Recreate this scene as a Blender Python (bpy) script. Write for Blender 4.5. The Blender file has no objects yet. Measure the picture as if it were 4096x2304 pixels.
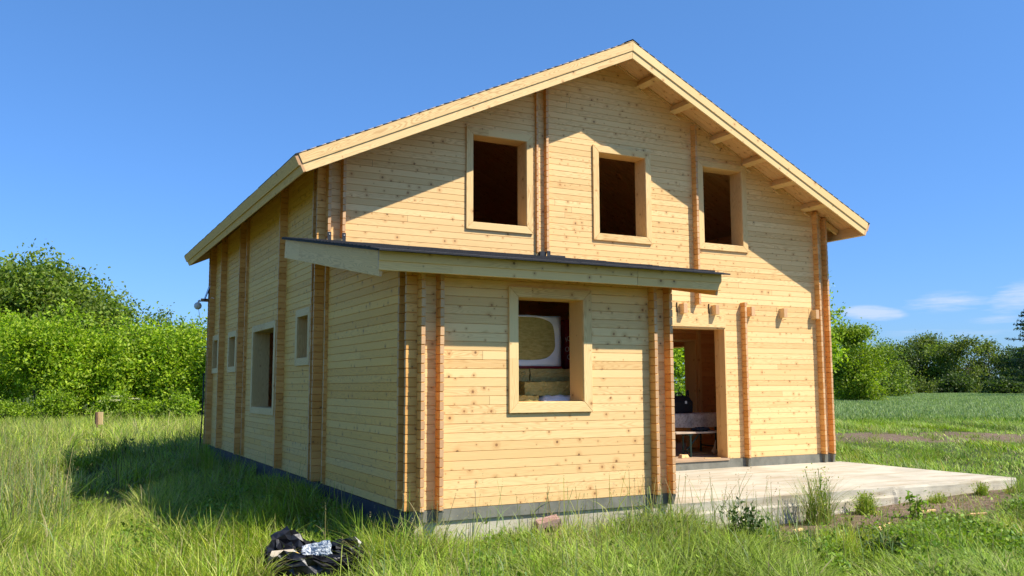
import bpy, math, random
import numpy as np
from mathutils import Vector, Matrix
S = bpy.context.scene
COL = S.collection
random.seed(7)
RNG = np.random.default_rng(11)
PI = math.pi

# ------------------------------------------------------------------ camera
CAM = Vector((-3.3802, -12.0192, 1.2427))
YAW, PITCH, ROLL, FPX = 0.4823, 0.1092, -0.0028, 3577.5
_fw = Vector((math.sin(YAW)*math.cos(PITCH), math.cos(YAW)*math.cos(PITCH), math.sin(PITCH)))
_r = Vector((math.cos(YAW), -math.sin(YAW), 0)); _u = _r.cross(_fw)
_r2 = math.cos(ROLL)*_r + math.sin(ROLL)*_u
_u2 = -math.sin(ROLL)*_r + math.cos(ROLL)*_u
cd = bpy.data.cameras.new("camera"); co = bpy.data.objects.new("camera", cd); COL.objects.link(co)
cd.sensor_width = 36; cd.lens = 36*FPX/4096; cd.clip_start = .1; cd.clip_end = 3000
m = Matrix((_r2, _u2, -_fw)).transposed().to_4x4(); m.translation = CAM
co.matrix_world = m; S.camera = co

# ------------------------------------------------------------------ world, sun, exposure
SUN_TO = Vector((.79, -1.0, 1.58)).normalized()
W = bpy.data.worlds.new("World"); S.world = W; W.use_nodes = True
nt = W.node_tree; nt.nodes.clear()
def N(t, k, **kw):
    n = t.nodes.new(k)
    for a, b in kw.items():
        if a == 'ins':
            for i, v in b.items():
                n.inputs[i].default_value = v
        else: setattr(n, a, b)
    return n
sky = N(nt, 'ShaderNodeTexSky', sky_type='NISHITA')
sky.sun_disc = False
sky.sun_elevation = math.asin(SUN_TO.z)
sky.sun_rotation = math.atan2(SUN_TO.x, SUN_TO.y)
sky.altitude = 100; sky.air_density = 1.0; sky.dust_density = .4; sky.ozone_density = 2.4
wt = N(nt, 'ShaderNodeTexCoord')
# thin clouds low in the east of the sky dome (directions, not screen positions)
sep = N(nt, 'ShaderNodeSeparateXYZ'); nt.links.new(wt.outputs['Generated'], sep.inputs[0])
def M(t, op, a, b=None, c=None, clamp=False):
    n = t.nodes.new('ShaderNodeMath'); n.operation = op; n.use_clamp = clamp
    for i, v in enumerate((a, b, c)):
        if v is None: continue
        if isinstance(v, (int, float)): n.inputs[i].default_value = v
        else: t.links.new(v, n.inputs[i])
    return n.outputs[0]
az = M(nt, 'ARCTAN2', sep.outputs['X'], sep.outputs['Y'])
el = M(nt, 'ARCSINE', sep.outputs['Z'])
def cloud(az0, el0, wa, we, sharp=1.0, tilt=0.0):
    da = M(nt, 'SUBTRACT', az, az0)
    de = M(nt, 'SUBTRACT', M(nt, 'SUBTRACT', el, el0), M(nt, 'MULTIPLY', da, tilt))
    d = M(nt, 'ADD', M(nt, 'POWER', M(nt, 'ABSOLUTE', M(nt, 'DIVIDE', da, wa)), 2.0), M(nt, 'POWER', M(nt, 'ABSOLUTE', M(nt, 'DIVIDE', de, we)), 2.0))
    return M(nt, 'MULTIPLY', M(nt, 'MAXIMUM', M(nt, 'SUBTRACT', 1.0, d), 0.0), sharp)
AZ = lambda px: YAW + math.atan((px-2048)/FPX)
EL = lambda px, py: math.atan((1544-py)/math.hypot(FPX, px-2048)*1.0)
cl = None
for px, py, wp, hp, st, tl in ((3495, 1257, 135, 34, 1.25, -.06), (3800, 1212, 215, 46, .62, .03), (4090, 1190, 150, 66, .8, .25), (4010, 1284, 120, 24, .5, .03), (3800, 1335, 330, 26, .33, 0), (4300, 1190, 200, 60, .8, .1)):
    c = cloud(AZ(px), EL(px, py), wp/FPX, hp/FPX, st, tl)
    cl = c if cl is None else M(nt, 'MAXIMUM', cl, c)
cn = N(nt, 'ShaderNodeCombineXYZ'); nt.links.new(M(nt, 'MULTIPLY', az, 22.0), cn.inputs[0]); nt.links.new(M(nt, 'MULTIPLY', el, 150.0), cn.inputs[1])
nz = N(nt, 'ShaderNodeTexNoise', ins={'Scale': 1.0, 'Detail': 7.0, 'Roughness': .62}); nt.links.new(cn.outputs[0], nz.inputs['Vector'])
cm = M(nt, 'MULTIPLY', M(nt, 'MULTIPLY', M(nt, 'SUBTRACT', M(nt, 'ADD', nz.outputs['Fac'], M(nt, 'MULTIPLY', cl, .42)), .56, clamp=True), 2.6), M(nt, 'MULTIPLY', cl, 1.8, clamp=True), clamp=True)
cm = M(nt, 'MULTIPLY', cm, .62)
gt = N(nt, 'ShaderNodeMixRGB', blend_type='MULTIPLY', ins={0: 1.0}); nt.links.new(sky.outputs[0], gt.inputs[1]); gt.inputs[2].default_value = (.54, .66, .80, 1)
hs = N(nt, 'ShaderNodeHueSaturation', ins={'Hue': .499, 'Saturation': 1.08, 'Value': 1.0}); nt.links.new(gt.outputs[0], hs.inputs['Color'])
lowf = M(nt, 'SUBTRACT', 1.0, M(nt, 'DIVIDE', el, .55), clamp=True)
tn = N(nt, 'ShaderNodeMixRGB', blend_type='MULTIPLY'); nt.links.new(M(nt, 'POWER', lowf, 1.3), tn.inputs[0]); nt.links.new(hs.outputs[0], tn.inputs[1]); tn.inputs[2].default_value = (.43, .555, .81, 1)
mx = N(nt, 'ShaderNodeMixRGB'); nt.links.new(cm, mx.inputs['Fac']); nt.links.new(tn.outputs[0], mx.inputs[1]); mx.inputs[2].default_value = (3.0, 3.3, 3.9, 1)
bg = N(nt, 'ShaderNodeBackground', ins={'Strength': .15}); nt.links.new(mx.outputs[0], bg.inputs['Color'])
wo = N(nt, 'ShaderNodeOutputWorld'); nt.links.new(bg.outputs[0], wo.inputs['Surface'])
sl = bpy.data.lights.new("sun", 'SUN'); sl.energy = 4.7; sl.angle = math.radians(.53); sl.color = (1, .93, .82)
so = bpy.data.objects.new("sun", sl); COL.objects.link(so); so.location = (20, -25, 40)
so.rotation_euler = (-SUN_TO).to_track_quat('-Z', 'Y').to_euler()
S.view_settings.view_transform = 'Standard'; S.view_settings.look = 'None'
S.view_settings.exposure = .78; S.view_settings.gamma = 1
S.cycles.max_bounces = 10; S.cycles.diffuse_bounces = 8; S.cycles.transmission_bounces = 6; S.cycles.transparent_max_bounces = 6
S.cycles.use_denoising = True

# ------------------------------------------------------------------ helpers
def at(px, py, depth):
    """world point seen at full-size photo pixel px,py at that distance along the view axis"""
    return CAM + depth*(_fw + _r2*((px-2048)/FPX) - _u2*((py-1152)/FPX))
def tag(o, label=None, cat=None, group=None, kind=None):
    if label: o['label'] = label
    if cat: o['category'] = cat
    if group: o['group'] = group
    if kind: o['kind'] = kind
    return o
def empty(name, loc, label, cat, group=None, rz=0):
    o = bpy.data.objects.new(name, None); COL.objects.link(o); o.location = loc; o.rotation_euler = (0, 0, rz); o.empty_display_size = .2
    return tag(o, label, cat, group)
def link(name, me, mat, parent=None, mtx=None):
    o = bpy.data.objects.new(name, me); COL.objects.link(o)
    if mat is not None:
        me.materials.clear()
        for q in (mat if isinstance(mat, (list, tuple)) else [mat]): me.materials.append(q)
    if parent is not None:
        o.parent = parent
    if mtx is not None: o.matrix_local = mtx
    return o
class MB:
    def __init__(s): s.v = []; s.f = []; s.m = []
    def add(s, vs, fs, mi=0):
        b = len(s.v); s.v += [tuple(v) for v in vs]; s.f += [tuple(b+i for i in f) for f in fs]; s.m += [mi]*len(fs); return s
    def box(s, a, b, mi=0):
        x0, y0, z0 = a; x1, y1, z1 = b
        return s.add([(x0,y0,z0),(x1,y0,z0),(x1,y1,z0),(x0,y1,z0),(x0,y0,z1),(x1,y0,z1),(x1,y1,z1),(x0,y1,z1)],
                     [(0,3,2,1),(4,5,6,7),(0,1,5,4),(1,2,6,5),(2,3,7,6),(3,0,4,7)], mi)
    def tube(s, pts, rad, n=8, mi=0, cap=True):
        pts = [Vector(p) for p in pts]; k = len(pts)
        rad = rad if isinstance(rad, (list, tuple)) else [rad]*k
        vs = []; fs = []
        for i, p in enumerate(pts):
            d = (pts[min(i+1, k-1)]-pts[max(i-1, 0)]).normalized()
            a = d.cross(Vector((0, 0, 1)) if abs(d.z) < .9 else Vector((1, 0, 0))).normalized(); b = d.cross(a)
            for j in range(n):
                t = 2*PI*j/n; vs.append(p+(a*math.cos(t)+b*math.sin(t))*rad[i])
        for i in range(k-1):
            for j in range(n):
                fs.append((i*n+j, i*n+(j+1) % n, (i+1)*n+(j+1) % n, (i+1)*n+j))
        if cap: fs.append(tuple(range(n))[::-1]); fs.append(tuple((k-1)*n+j for j in range(n)))
        return s.add(vs, fs, mi)
    def ball(s, c, r, n=12, k=8, mi=0, sc=(1,1,1)):
        vs = []; fs = []
        for i in range(k+1):
            t = PI*i/k
            for j in range(n):
                p = 2*PI*j/n
                vs.append((c[0]+r*sc[0]*math.sin(t)*math.cos(p), c[1]+r*sc[1]*math.sin(t)*math.sin(p), c[2]+r*sc[2]*math.cos(t)))
        for i in range(k):
            for j in range(n): fs.append((i*n+j, (i+1)*n+j, (i+1)*n+(j+1) % n, i*n+(j+1) % n))
        return s.add(vs, fs, mi)
    def mesh(s, name, smooth=False):
        me = bpy.data.meshes.new(name); me.from_pydata(s.v, [], s.f); me.update()
        me.polygons.foreach_set('material_index', s.m)
        if smooth: me.polygons.foreach_set('use_smooth', [True]*len(s.f))
        return me
    def build(s, name, mat, parent=None, mtx=None, smooth=False, bevel=0):
        o = link(name, s.mesh(name, smooth), mat, parent, mtx)
        if bevel:
            b = o.modifiers.new('bevel', 'BEVEL'); b.width = bevel; b.segments = 2; b.limit_method = 'ANGLE'
        return o
def np_mesh(name, V, F, mat, col=None, parent=None, mtx=None, smooth=True):
    """V (n,3), F (m,k) of one face size"""
    me = bpy.data.meshes.new(name); k = F.shape[1]
    me.vertices.add(len(V)); me.vertices.foreach_set('co', V.astype(np.float32).ravel())
    me.loops.add(F.size); me.loops.foreach_set('vertex_index', F.astype(np.int32).ravel())
    me.polygons.add(len(F)); me.polygons.foreach_set('loop_start', np.arange(0, F.size, k, dtype=np.int32))
    me.polygons.foreach_set('loop_total', np.full(len(F), k, dtype=np.int32))
    if smooth: me.polygons.foreach_set('use_smooth', np.ones(len(F), dtype=bool))
    if col is not None:
        a = me.attributes.new('tint', 'FLOAT_COLOR', 'POINT')
        c4 = np.ones((len(V), 4), np.float32); c4[:, :3] = col; a.data.foreach_set('color', c4.ravel())
    me.update(calc_edges=True); me.validate()
    return link(name, me, mat, parent, mtx)

# ------------------------------------------------------------------ materials
def new_mat(name):
    mt = bpy.data.materials.new(name); mt.use_nodes = True; t = mt.node_tree
    t.nodes.clear()
    out = t.nodes.new('ShaderNodeOutputMaterial'); b = t.nodes.new('ShaderNodeBsdfPrincipled'); t.links.new(b.outputs[0], out.inputs['Surface'])
    return mt, t, b, out
def ramp(t, fac, stops):
    n = t.nodes.new('ShaderNodeValToRGB'); t.links.new(fac, n.inputs[0]); e = n.color_ramp.elements
    while len(e) < len(stops): e.new(.5)
    for i, (p, c) in enumerate(stops):
        e[i].position = p; e[i].color = (*c, 1) if len(c) == 3 else c
    return n.outputs[0]
def mixc(t, fac, a, b, mode='MIX'):
    n = t.nodes.new('ShaderNodeMixRGB'); n.blend_type = mode
    for i, v in ((0, fac), (1, a), (2, b)):
        if isinstance(v, (int, float)): n.inputs[i].default_value = v
        elif isinstance(v, tuple): n.inputs[i].default_value = (*v, 1)
        else: t.links.new(v, n.inputs[i])
    return n.outputs[0]
def bump(t, b, h, s=.3, d=.01):
    n = t.nodes.new('ShaderNodeBump'); n.inputs['Strength'].default_value = s; n.inputs['Distance'].default_value = d
    t.links.new(h, n.inputs['Height']); t.links.new(n.outputs[0], b.inputs['Normal'])
def comb(t, x, y, z=0.0):
    n = t.nodes.new('ShaderNodeCombineXYZ')
    for i, v in enumerate((x, y, z)):
        if isinstance(v, (int, float)): n.inputs[i].default_value = v
        else: t.links.new(v, n.inputs[i])
    return n.outputs[0]
def noise(t, vec, scale=1.0, detail=3.0, rough=.5):
    n = t.nodes.new('ShaderNodeTexNoise'); n.inputs['Scale'].default_value = scale; n.inputs['Detail'].default_value = detail; n.inputs['Roughness'].default_value = rough
    t.links.new(vec, n.inputs['Vector']); return n.outputs['Fac']
HC = .095   # height of one plank course
def wood(name, u='xy', v='z', course=HC, off=0.0, base=((.60, .40, .19), (.72, .51, .26)), knot=.15, grainy=1.0, tone=1.0, kind='wall', grey=0.0):
    """softwood plank shader in object space: u along the grain, v across the planks"""
    mt, t, b, out = new_mat(name)
    tc = t.nodes.new('ShaderNodeTexCoord'); sp = t.nodes.new('ShaderNodeSeparateXYZ'); t.links.new(tc.outputs['Object'], sp.inputs[0])
    X, Y, Z = sp.outputs
    oi = t.nodes.new('ShaderNodeObjectInfo').outputs['Random']
    U = {'xy': M(t, 'ADD', X, Y), 'z': Z, 'x': X, 'y': Y}[u]
    V = {'z': Z, 'yz': M(t, 'ADD', Y, Z), 'xy': M(t, 'ADD', X, Y)}[v]
    vs = M(t, 'DIVIDE', M(t, 'ADD', V, off+10*course), course)
    ci = M(t, 'FLOOR', vs); fr = M(t, 'SUBTRACT', vs, ci)
    wn = t.nodes.new('ShaderNodeTexWhiteNoise'); wn.noise_dimensions = '2D'
    # boards are jointed every few metres
    U1 = M(t, 'ADD', U, M(t, 'MULTIPLY', M(t, 'SINE', M(t, 'MULTIPLY', ci, 12.9)), 4.0))
    seg = M(t, 'FLOOR', M(t, 'DIVIDE', U1, 11.0))
    t.links.new(comb(t, M(t, 'ADD', ci, M(t, 'MULTIPLY', oi, 57.0)), M(t, 'ADD', seg, M(t, 'MULTIPLY', oi, 31.0))), wn.inputs['Vector'])
    rnd = wn.outputs['Value']; rc = t.nodes.new('ShaderNodeSeparateColor'); t.links.new(wn.outputs['Color'], rc.inputs[0])
    uo = M(t, 'ADD', U, M(t, 'MULTIPLY', rnd, 91.0))
    # knots
    vk = t.nodes.new('ShaderNodeTexVoronoi'); vk.voronoi_dimensions = '2D'; vk.feature = 'F1'; vk.inputs['Scale'].default_value = 1
    cell = knot
    t.links.new(comb(t, M(t, 'DIVIDE', uo, cell), M(t, 'ADD', M(t, 'MULTIPLY', fr, course/cell), M(t, 'MULTIPLY', rc.outputs[1], 40.0))), vk.inputs['Vector'])
    kc = t.nodes.new('ShaderNodeSeparateColor'); t.links.new(vk.outputs['Color'], kc.inputs[0])
    kgate = M(t, 'GREATER_THAN', kc.outputs[1], M(t, 'ADD', M(t, 'MULTIPLY', M(t, 'FRACT', M(t, 'MULTIPLY', rnd, 7.3)), .75), .05))
    kd = M(t, 'MULTIPLY', vk.outputs['Distance'], cell)            # metres
    rad = M(t, 'ADD', M(t, 'MULTIPLY', M(t, 'POWER', kc.outputs[0], 2.2), .014), .0045)
    kn = M(t, 'SUBTRACT', 1.0, M(t, 'SMOOTHSTEP' if False else 'DIVIDE', kd, rad), clamp=True)
    kmask = M(t, 'MULTIPLY', M(t, 'MULTIPLY', kn, 3.0, clamp=True), kgate)
    halo = M(t, 'MULTIPLY', M(t, 'SUBTRACT', 1.0, M(t, 'DIVIDE', kd, M(t, 'MULTIPLY', rad, 3.6)), clamp=True), kgate)
    # cathedral figure: contour lines of a stretched field, bent round the knots
    fld = noise(t, comb(t, M(t, 'MULTIPLY', uo, 1.15), M(t, 'MULTIPLY', fr, course*13.0), M(t, 'MULTIPLY', rnd, 9.0)), 1.0, 1.0, .4)
    fld = M(t, 'ADD', fld, M(t, 'MULTIPLY', M(t, 'POWER', halo, 1.5), .16))
    ring = M(t, 'MULTIPLY_ADD', M(t, 'SINE', M(t, 'MULTIPLY', fld, 95.0)), .5, .5)
    ring = M(t, 'POWER', ring, 2.2)
    fine = noise(t, comb(t, M(t, 'MULTIPLY', uo, 2.2), M(t, 'MULTIPLY', V, 240.0), 0.0), 1.0, 3.0, .6)
    big = noise(t, comb(t, M(t, 'MULTIPLY', uo, .9), M(t, 'MULTIPLY', V, 3.0), 3.0), 1.0, 2.0, .5)
    f = M(t, 'ADD', M(t, 'ADD', M(t, 'MULTIPLY', rnd, .55), .1), M(t, 'MULTIPLY', big, .3))
    c = mixc(t, f, base[0], base[1])
    c = mixc(t, M(t, 'MULTIPLY', M(t, 'MULTIPLY', ring, rc.outputs[2]), .78*grainy), c, mixc(t, .55, c, (.42, .19, .05)))
    c = mixc(t, M(t, 'MULTIPLY', M(t, 'SUBTRACT', fine, .45, clamp=True), .7*grainy), c, (.42, .22, .085))
    c = mixc(t, M(t, 'MULTIPLY', halo, .60), c, (.46, .21, .06))
    c = mixc(t, M(t, 'MULTIPLY', kmask, .8), c, mixc(t, kc.outputs[2], (.34, .15, .05), (.10, .05, .025)))
    jl = M(t, 'LESS_THAN', M(t, 'MULTIPLY', M(t, 'FRACT', M(t, 'DIVIDE', U1, 11.0)), 11.0), .005)
    c = mixc(t, M(t, 'MULTIPLY', jl, .8 if kind == 'wall' else 0.0), c, (.12, .06, .025))
    if kind == 'wall' and grey:      # rain-greyed lower boards
        wx = noise(t, comb(t, M(t, 'MULTIPLY', U, .8), M(t, 'MULTIPLY', Z, 2.0)), 1.0, 3.0, .6)
        low = M(t, 'MULTIPLY', M(t, 'SUBTRACT', 1.0, M(t, 'DIVIDE', Z, 2.2), clamp=True), M(t, 'MULTIPLY', rc.outputs[0], 1.6), clamp=True)
        c = mixc(t, M(t, 'MULTIPLY', M(t, 'MULTIPLY', low, wx), grey), c, (.38, .34, .25))
    # sawn end grain on faces across the grain
    ge = t.nodes.new('ShaderNodeNewGeometry'); vt = t.nodes.new('ShaderNodeVectorTransform'); vt.vector_type = 'NORMAL'; vt.convert_from = 'WORLD'; vt.convert_to = 'OBJECT'
    t.links.new(ge.outputs['True Normal'], vt.inputs[0]); sn = t.nodes.new('ShaderNodeSeparateXYZ'); t.links.new(vt.outputs[0], sn.inputs[0])
    if kind in ('endx', 'endy', 'board'):
        ax = {'endx': 0, 'endy': 1, 'board': 0}[kind]
        eg = M(t, 'GREATER_THAN', M(t, 'ABSOLUTE', sn.outputs[ax]), .8)
        en = noise(t, comb(t, M(t, 'MULTIPLY', X, 60.0), M(t, 'MULTIPLY', Y, 60.0), M(t, 'MULTIPLY', Z, 60.0)), 1.0, 2.0, .6)
        ec = mixc(t, M(t, 'ADD', M(t, 'MULTIPLY', rnd, .6), M(t, 'MULTIPLY', en, .5)), (.42, .22, .10), (.66, .42, .22))
        c = mixc(t, eg, c, ec)
    if tone != 1.0: c = mixc(t, 1.0, c, (tone, tone*.96, tone*.9), 'MULTIPLY')
    t.links.new(c, b.inputs['Base Color'])
    b.inputs['Roughness'].default_value = .62; b.inputs['Specular IOR Level'].default_value = .25
    bump(t, b, M(t, 'ADD', M(t, 'MULTIPLY', fine, .6), M(t, 'MULTIPLY', ring, .25)), .25, .003)
    return mt
MW_wall = wood('softwood_wall', base=((.64, .40, .155), (.90, .635, .305)))
MW_side = wood('softwood_side_wall', off=.0475, base=((.71, .375, .075), (.90, .55, .15)), grey=.35)
MW_endx = wood('softwood_plank_ends_across', kind='endx', base=((.56, .25, .05), (.86, .49, .16)))
MW_endy = wood('softwood_plank_ends_along', kind='endy', off=.0475, base=((.56, .25, .05), (.86, .49, .16)))
MW_board = wood('softwood_board', u='x', v='yz', course=.9, kind='board', grainy=1.3, knot=.28, base=((.66, .44, .18), (.84, .61, .29)))
MW_deck = wood('softwood_deck', u='x', v='yz', course=.115, kind='deck', base=((.62, .38, .17), (.74, .49, .24)))
MW_shade_warm = wood('shade_warmed_board', u='x', v='yz', course=.9, kind='board', knot=.22, base=((.76, .455, .155), (.90, .58, .235)))  # warm tone put into the colour to offset cool light on shaded boards
MW_jamb = wood('softwood_jamb', u='z', v='xy', course=.9, kind='jamb', grainy=1.3, knot=.30, base=((.64, .40, .15), (.78, .53, .23)))
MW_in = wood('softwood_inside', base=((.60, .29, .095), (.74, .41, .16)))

def plain(name, c1, c2, scale=8.0, rough=.8, bs=.2, bd=.01, detail=5.0, spec=.3, metallic=0.0):
    mt, t, b, out = new_mat(name)
    tc = t.nodes.new('ShaderNodeTexCoord')
    n = noise(t, tc.outputs['Object'], scale, detail, .6)
    t.links.new(ramp(t, n, [(.3, c1), (.7, c2)]), b.inputs['Base Color'])
    b.inputs['Roughness'].default_value = rough; b.inputs['Specular IOR Level'].default_value = spec; b.inputs['Metallic'].default_value = metallic
    if bs: bump(t, b, n, bs, bd)
    return mt
M_shing = plain('bitumen_shingle', (.012, .012, .014), (.05, .05, .055), 160, .85, .5, .004)
M_bit = plain('bitumen_foundation', (.012, .016, .028), (.03, .036, .055), 9, .55)
M_plate = plain('grey_sole_plate', (.12, .12, .095), (.21, .205, .165), 5, .85, .3, .01)
M_steel = plain('black_steel', (.015, .017, .02), (.03, .032, .036), 20, .5)
M_zinc = plain('zinc_screw', (.6, .6, .6), (.75, .75, .75), 30, .4)
def concrete_mat():
    mt, t, b, out = new_mat('concrete')
    tc = t.nodes.new('ShaderNodeTexCoord'); sp = t.nodes.new('ShaderNodeSeparateXYZ'); t.links.new(tc.outputs['Object'], sp.inputs[0])
    n1 = noise(t, tc.outputs['Object'], 1.3, 6, .65); n2 = noise(t, tc.outputs['Object'], 22, 5, .7); n3 = noise(t, tc.outputs['Object'], 90, 2, .5)
    st = noise(t, comb(t, M(t, 'MULTIPLY', sp.outputs[0], 1.1), M(t, 'MULTIPLY', sp.outputs[1], 4.5), M(t, 'MULTIPLY', sp.outputs[2], 9.0)), 1.0, 5, .65)
    c = ramp(t, n1, [(.3, (.36, .325, .245)), (.55, (.475, .432, .335)), (.75, (.545, .50, .39))])
    c = mixc(t, M(t, 'MULTIPLY', M(t, 'SUBTRACT', .52, st, clamp=True), 4.2, clamp=True), c, (.33, .265, .17))
    c = mixc(t, M(t, 'MULTIPLY', M(t, 'SUBTRACT', n2, .55, clamp=True), 1.6, clamp=True), c, (.30, .28, .25))
    t.links.new(c, b.inputs['Base Color']); b.inputs['Roughness'].default_value = .9; b.inputs['Specular IOR Level'].default_value = .2
    bump(t, b, M(t, 'ADD', n2, M(t, 'MULTIPLY', n3, .4)), .35, .012)
    return mt
M_conc = concrete_mat()
def foliage(name, hue=(1, 1, 1), trans=.45, rough=.55):
    """leaf colour from the per-leaf tint attribute"""
    mt, t, b, out = new_mat(name)
    a = t.nodes.new('ShaderNodeAttribute'); a.attribute_name = 'tint'
    c = mixc(t, 1.0, a.outputs['Color'], hue, 'MULTIPLY')
    t.links.new(c, b.inputs['Base Color']); b.inputs['Roughness'].default_value = rough; b.inputs['Specular IOR Level'].default_value = .35
    tr = t.nodes.new('ShaderNodeBsdfTranslucent'); tcx = mixc(t, 1.0, c, (1.25, 1.35, .55), 'MULTIPLY'); t.links.new(tcx, tr.inputs['Color'])
    ms = t.nodes.new('ShaderNodeMixShader'); ms.inputs[0].default_value = trans
    t.links.new(b.outputs[0], ms.inputs[1]); t.links.new(tr.outputs[0], ms.inputs[2]); t.links.new(ms.outputs[0], out.inputs['Surface'])
    return mt
M_leaf = foliage('leaves'); M_grass = foliage('grass_blades', trans=.35)
M_bark = plain('bark', (.06, .045, .032), (.16, .125, .09), 14, .95, .8, .03)

# ------------------------------------------------------------------ ground
def sstep(a, b, x):
    t = np.clip((np.asarray(x, float)-a)/(b-a), 0, 1); return t*t*(3-2*t)
_ph = RNG.uniform(0, 2*PI, (10, 2)); _kd = RNG.uniform(-1, 1, (10, 2))
def wob(x, y, k):
    s = 0
    for i in range(6):
        d = _kd[i]/np.hypot(*_kd[i]); f = k*(1.0+.6*i)
        s = s+np.sin((x*d[0]+y*d[1])*f+_ph[i, 0])/(1+.5*i)
    return s/2.6
def gz(x, y):
    x = np.asarray(x, float); y = np.asarray(y, float)
    z = -.49+.19*sstep(4.3, 9.5, x)*(1-sstep(6, 22, y))
    z = z+.13*sstep(-3.2, -.8, x)*(1-sstep(.0, .6, x))*sstep(-3.6, -1.2, y)*(1-sstep(9, 12, y))
    z = z+.035*sstep(-1.6, -.3, x)*(1-sstep(3.2, 4.6, x))*sstep(-5.6, -3.9, y)*(1-sstep(-3.3, -1.5, y))
    z = z+.035*wob(x, y, .9)+.05*wob(x+7, y-3, .25)*sstep(9, 20, np.hypot(x-4, y))
    return z
def soil_mask(x, y):
    x = np.asarray(x, float); y = np.asarray(y, float)
    n = .5*wob(x, y, 1.6)+.35*wob(x*1.7, y*1.7+4, 3.1)
    # trampled strip along the front of the slab
    e = y+3.95+.28*n
    a = sstep(4.0, 4.9, x+.4*n)*(1-sstep(9.2, 10.2, x+.4*n))*sstep(-.60, -.15, e+.22*n)*(1-sstep(.75, .8, e))
    # tilled strip across the field
    t = (x-19.0)*.55+(y-9.0)*.83
    t2 = (x-20.0)*.78+(y-7.2)*.62
    bnd = sstep(-4.0, -3.0, t2+.6*n)*(1-sstep(1.2, 2.1, t2+.6*n))*sstep(15, 18, x)
    # path beyond it
    p = (np.abs(t2-3.6+.25*n) < .42)*(x > 19.5)*.85
    # bare spots left of the rubbish bag
    q = sstep(.62, .2, np.hypot((x+2.05)/1.0, (y+2.7)/.7)+.3*n)
    q2 = sstep(.8, .3, np.hypot((x+1.7)/1.0, (y+3.6)/.6)+.3*n)
    return np.clip(np.maximum.reduce([a, bnd*(.7+.3*(n > -.1)), p, q*.9, q2*.8]), 0, 1)
def make_ground():
    xs = np.unique(np.concatenate([np.linspace(-900, -60, 15), np.linspace(-60, -10, 26), np.arange(-10, 32, .3), np.linspace(32, 80, 25), np.linspace(80, 1200, 20)]))
    ys = np.unique(np.concatenate([np.linspace(-120, -14, 16), np.arange(-14, 20, .3), np.linspace(20, 80, 31), np.linspace(80, 1500, 24)]))
    GX, GY = np.meshgrid(xs, ys); V = np.stack([GX.ravel(), GY.ravel(), gz(GX, GY).ravel()], 1)
    nx, ny = len(xs), len(ys); i = np.arange(nx*ny).reshape(ny, nx)
    F = np.stack([i[:-1, :-1].ravel(), i[:-1, 1:].ravel(), i[1:, 1:].ravel(), i[1:, :-1].ravel()], 1)
    s = soil_mask(V[:, 0], V[:, 1])
    mt, t, b, out = new_mat('meadow_soil')
    tc = t.nodes.new('ShaderNodeTexCoord'); at_ = t.nodes.new('ShaderNodeAttribute'); at_.attribute_name = 'tint'
    sc = t.nodes.new('ShaderNodeSeparateColor'); t.links.new(at_.outputs['Color'], sc.inputs[0])
    n1 = noise(t, tc.outputs['Object'], .35, 6, .65); n2 = noise(t, tc.outputs['Object'], 7, 6, .7)
    g = ramp(t, n2, [(.3, (.030, .042, .012)), (.5, (.055, .075, .02)), (.72, (.085, .085, .03))])
    g = mixc(t, n1, g, (.06, .085, .022))
    so_ = ramp(t, n2, [(.25, (.10, .065, .042)), (.5, (.17, .12, .082)), (.75, (.26, .19, .135))])
    t.links.new(mixc(t, sc.outputs[0], g, so_), b.inputs['Base Color']); b.inputs['Roughness'].default_value = .95; b.inputs['Specular IOR Level'].default_value = .1
    bump(t, b, n2, .9, .06)
    o = np_mesh('ground', V, F, mt, np.repeat(s[:, None], 3, 1)); tag(o, kind='structure')
make_ground()

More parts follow.
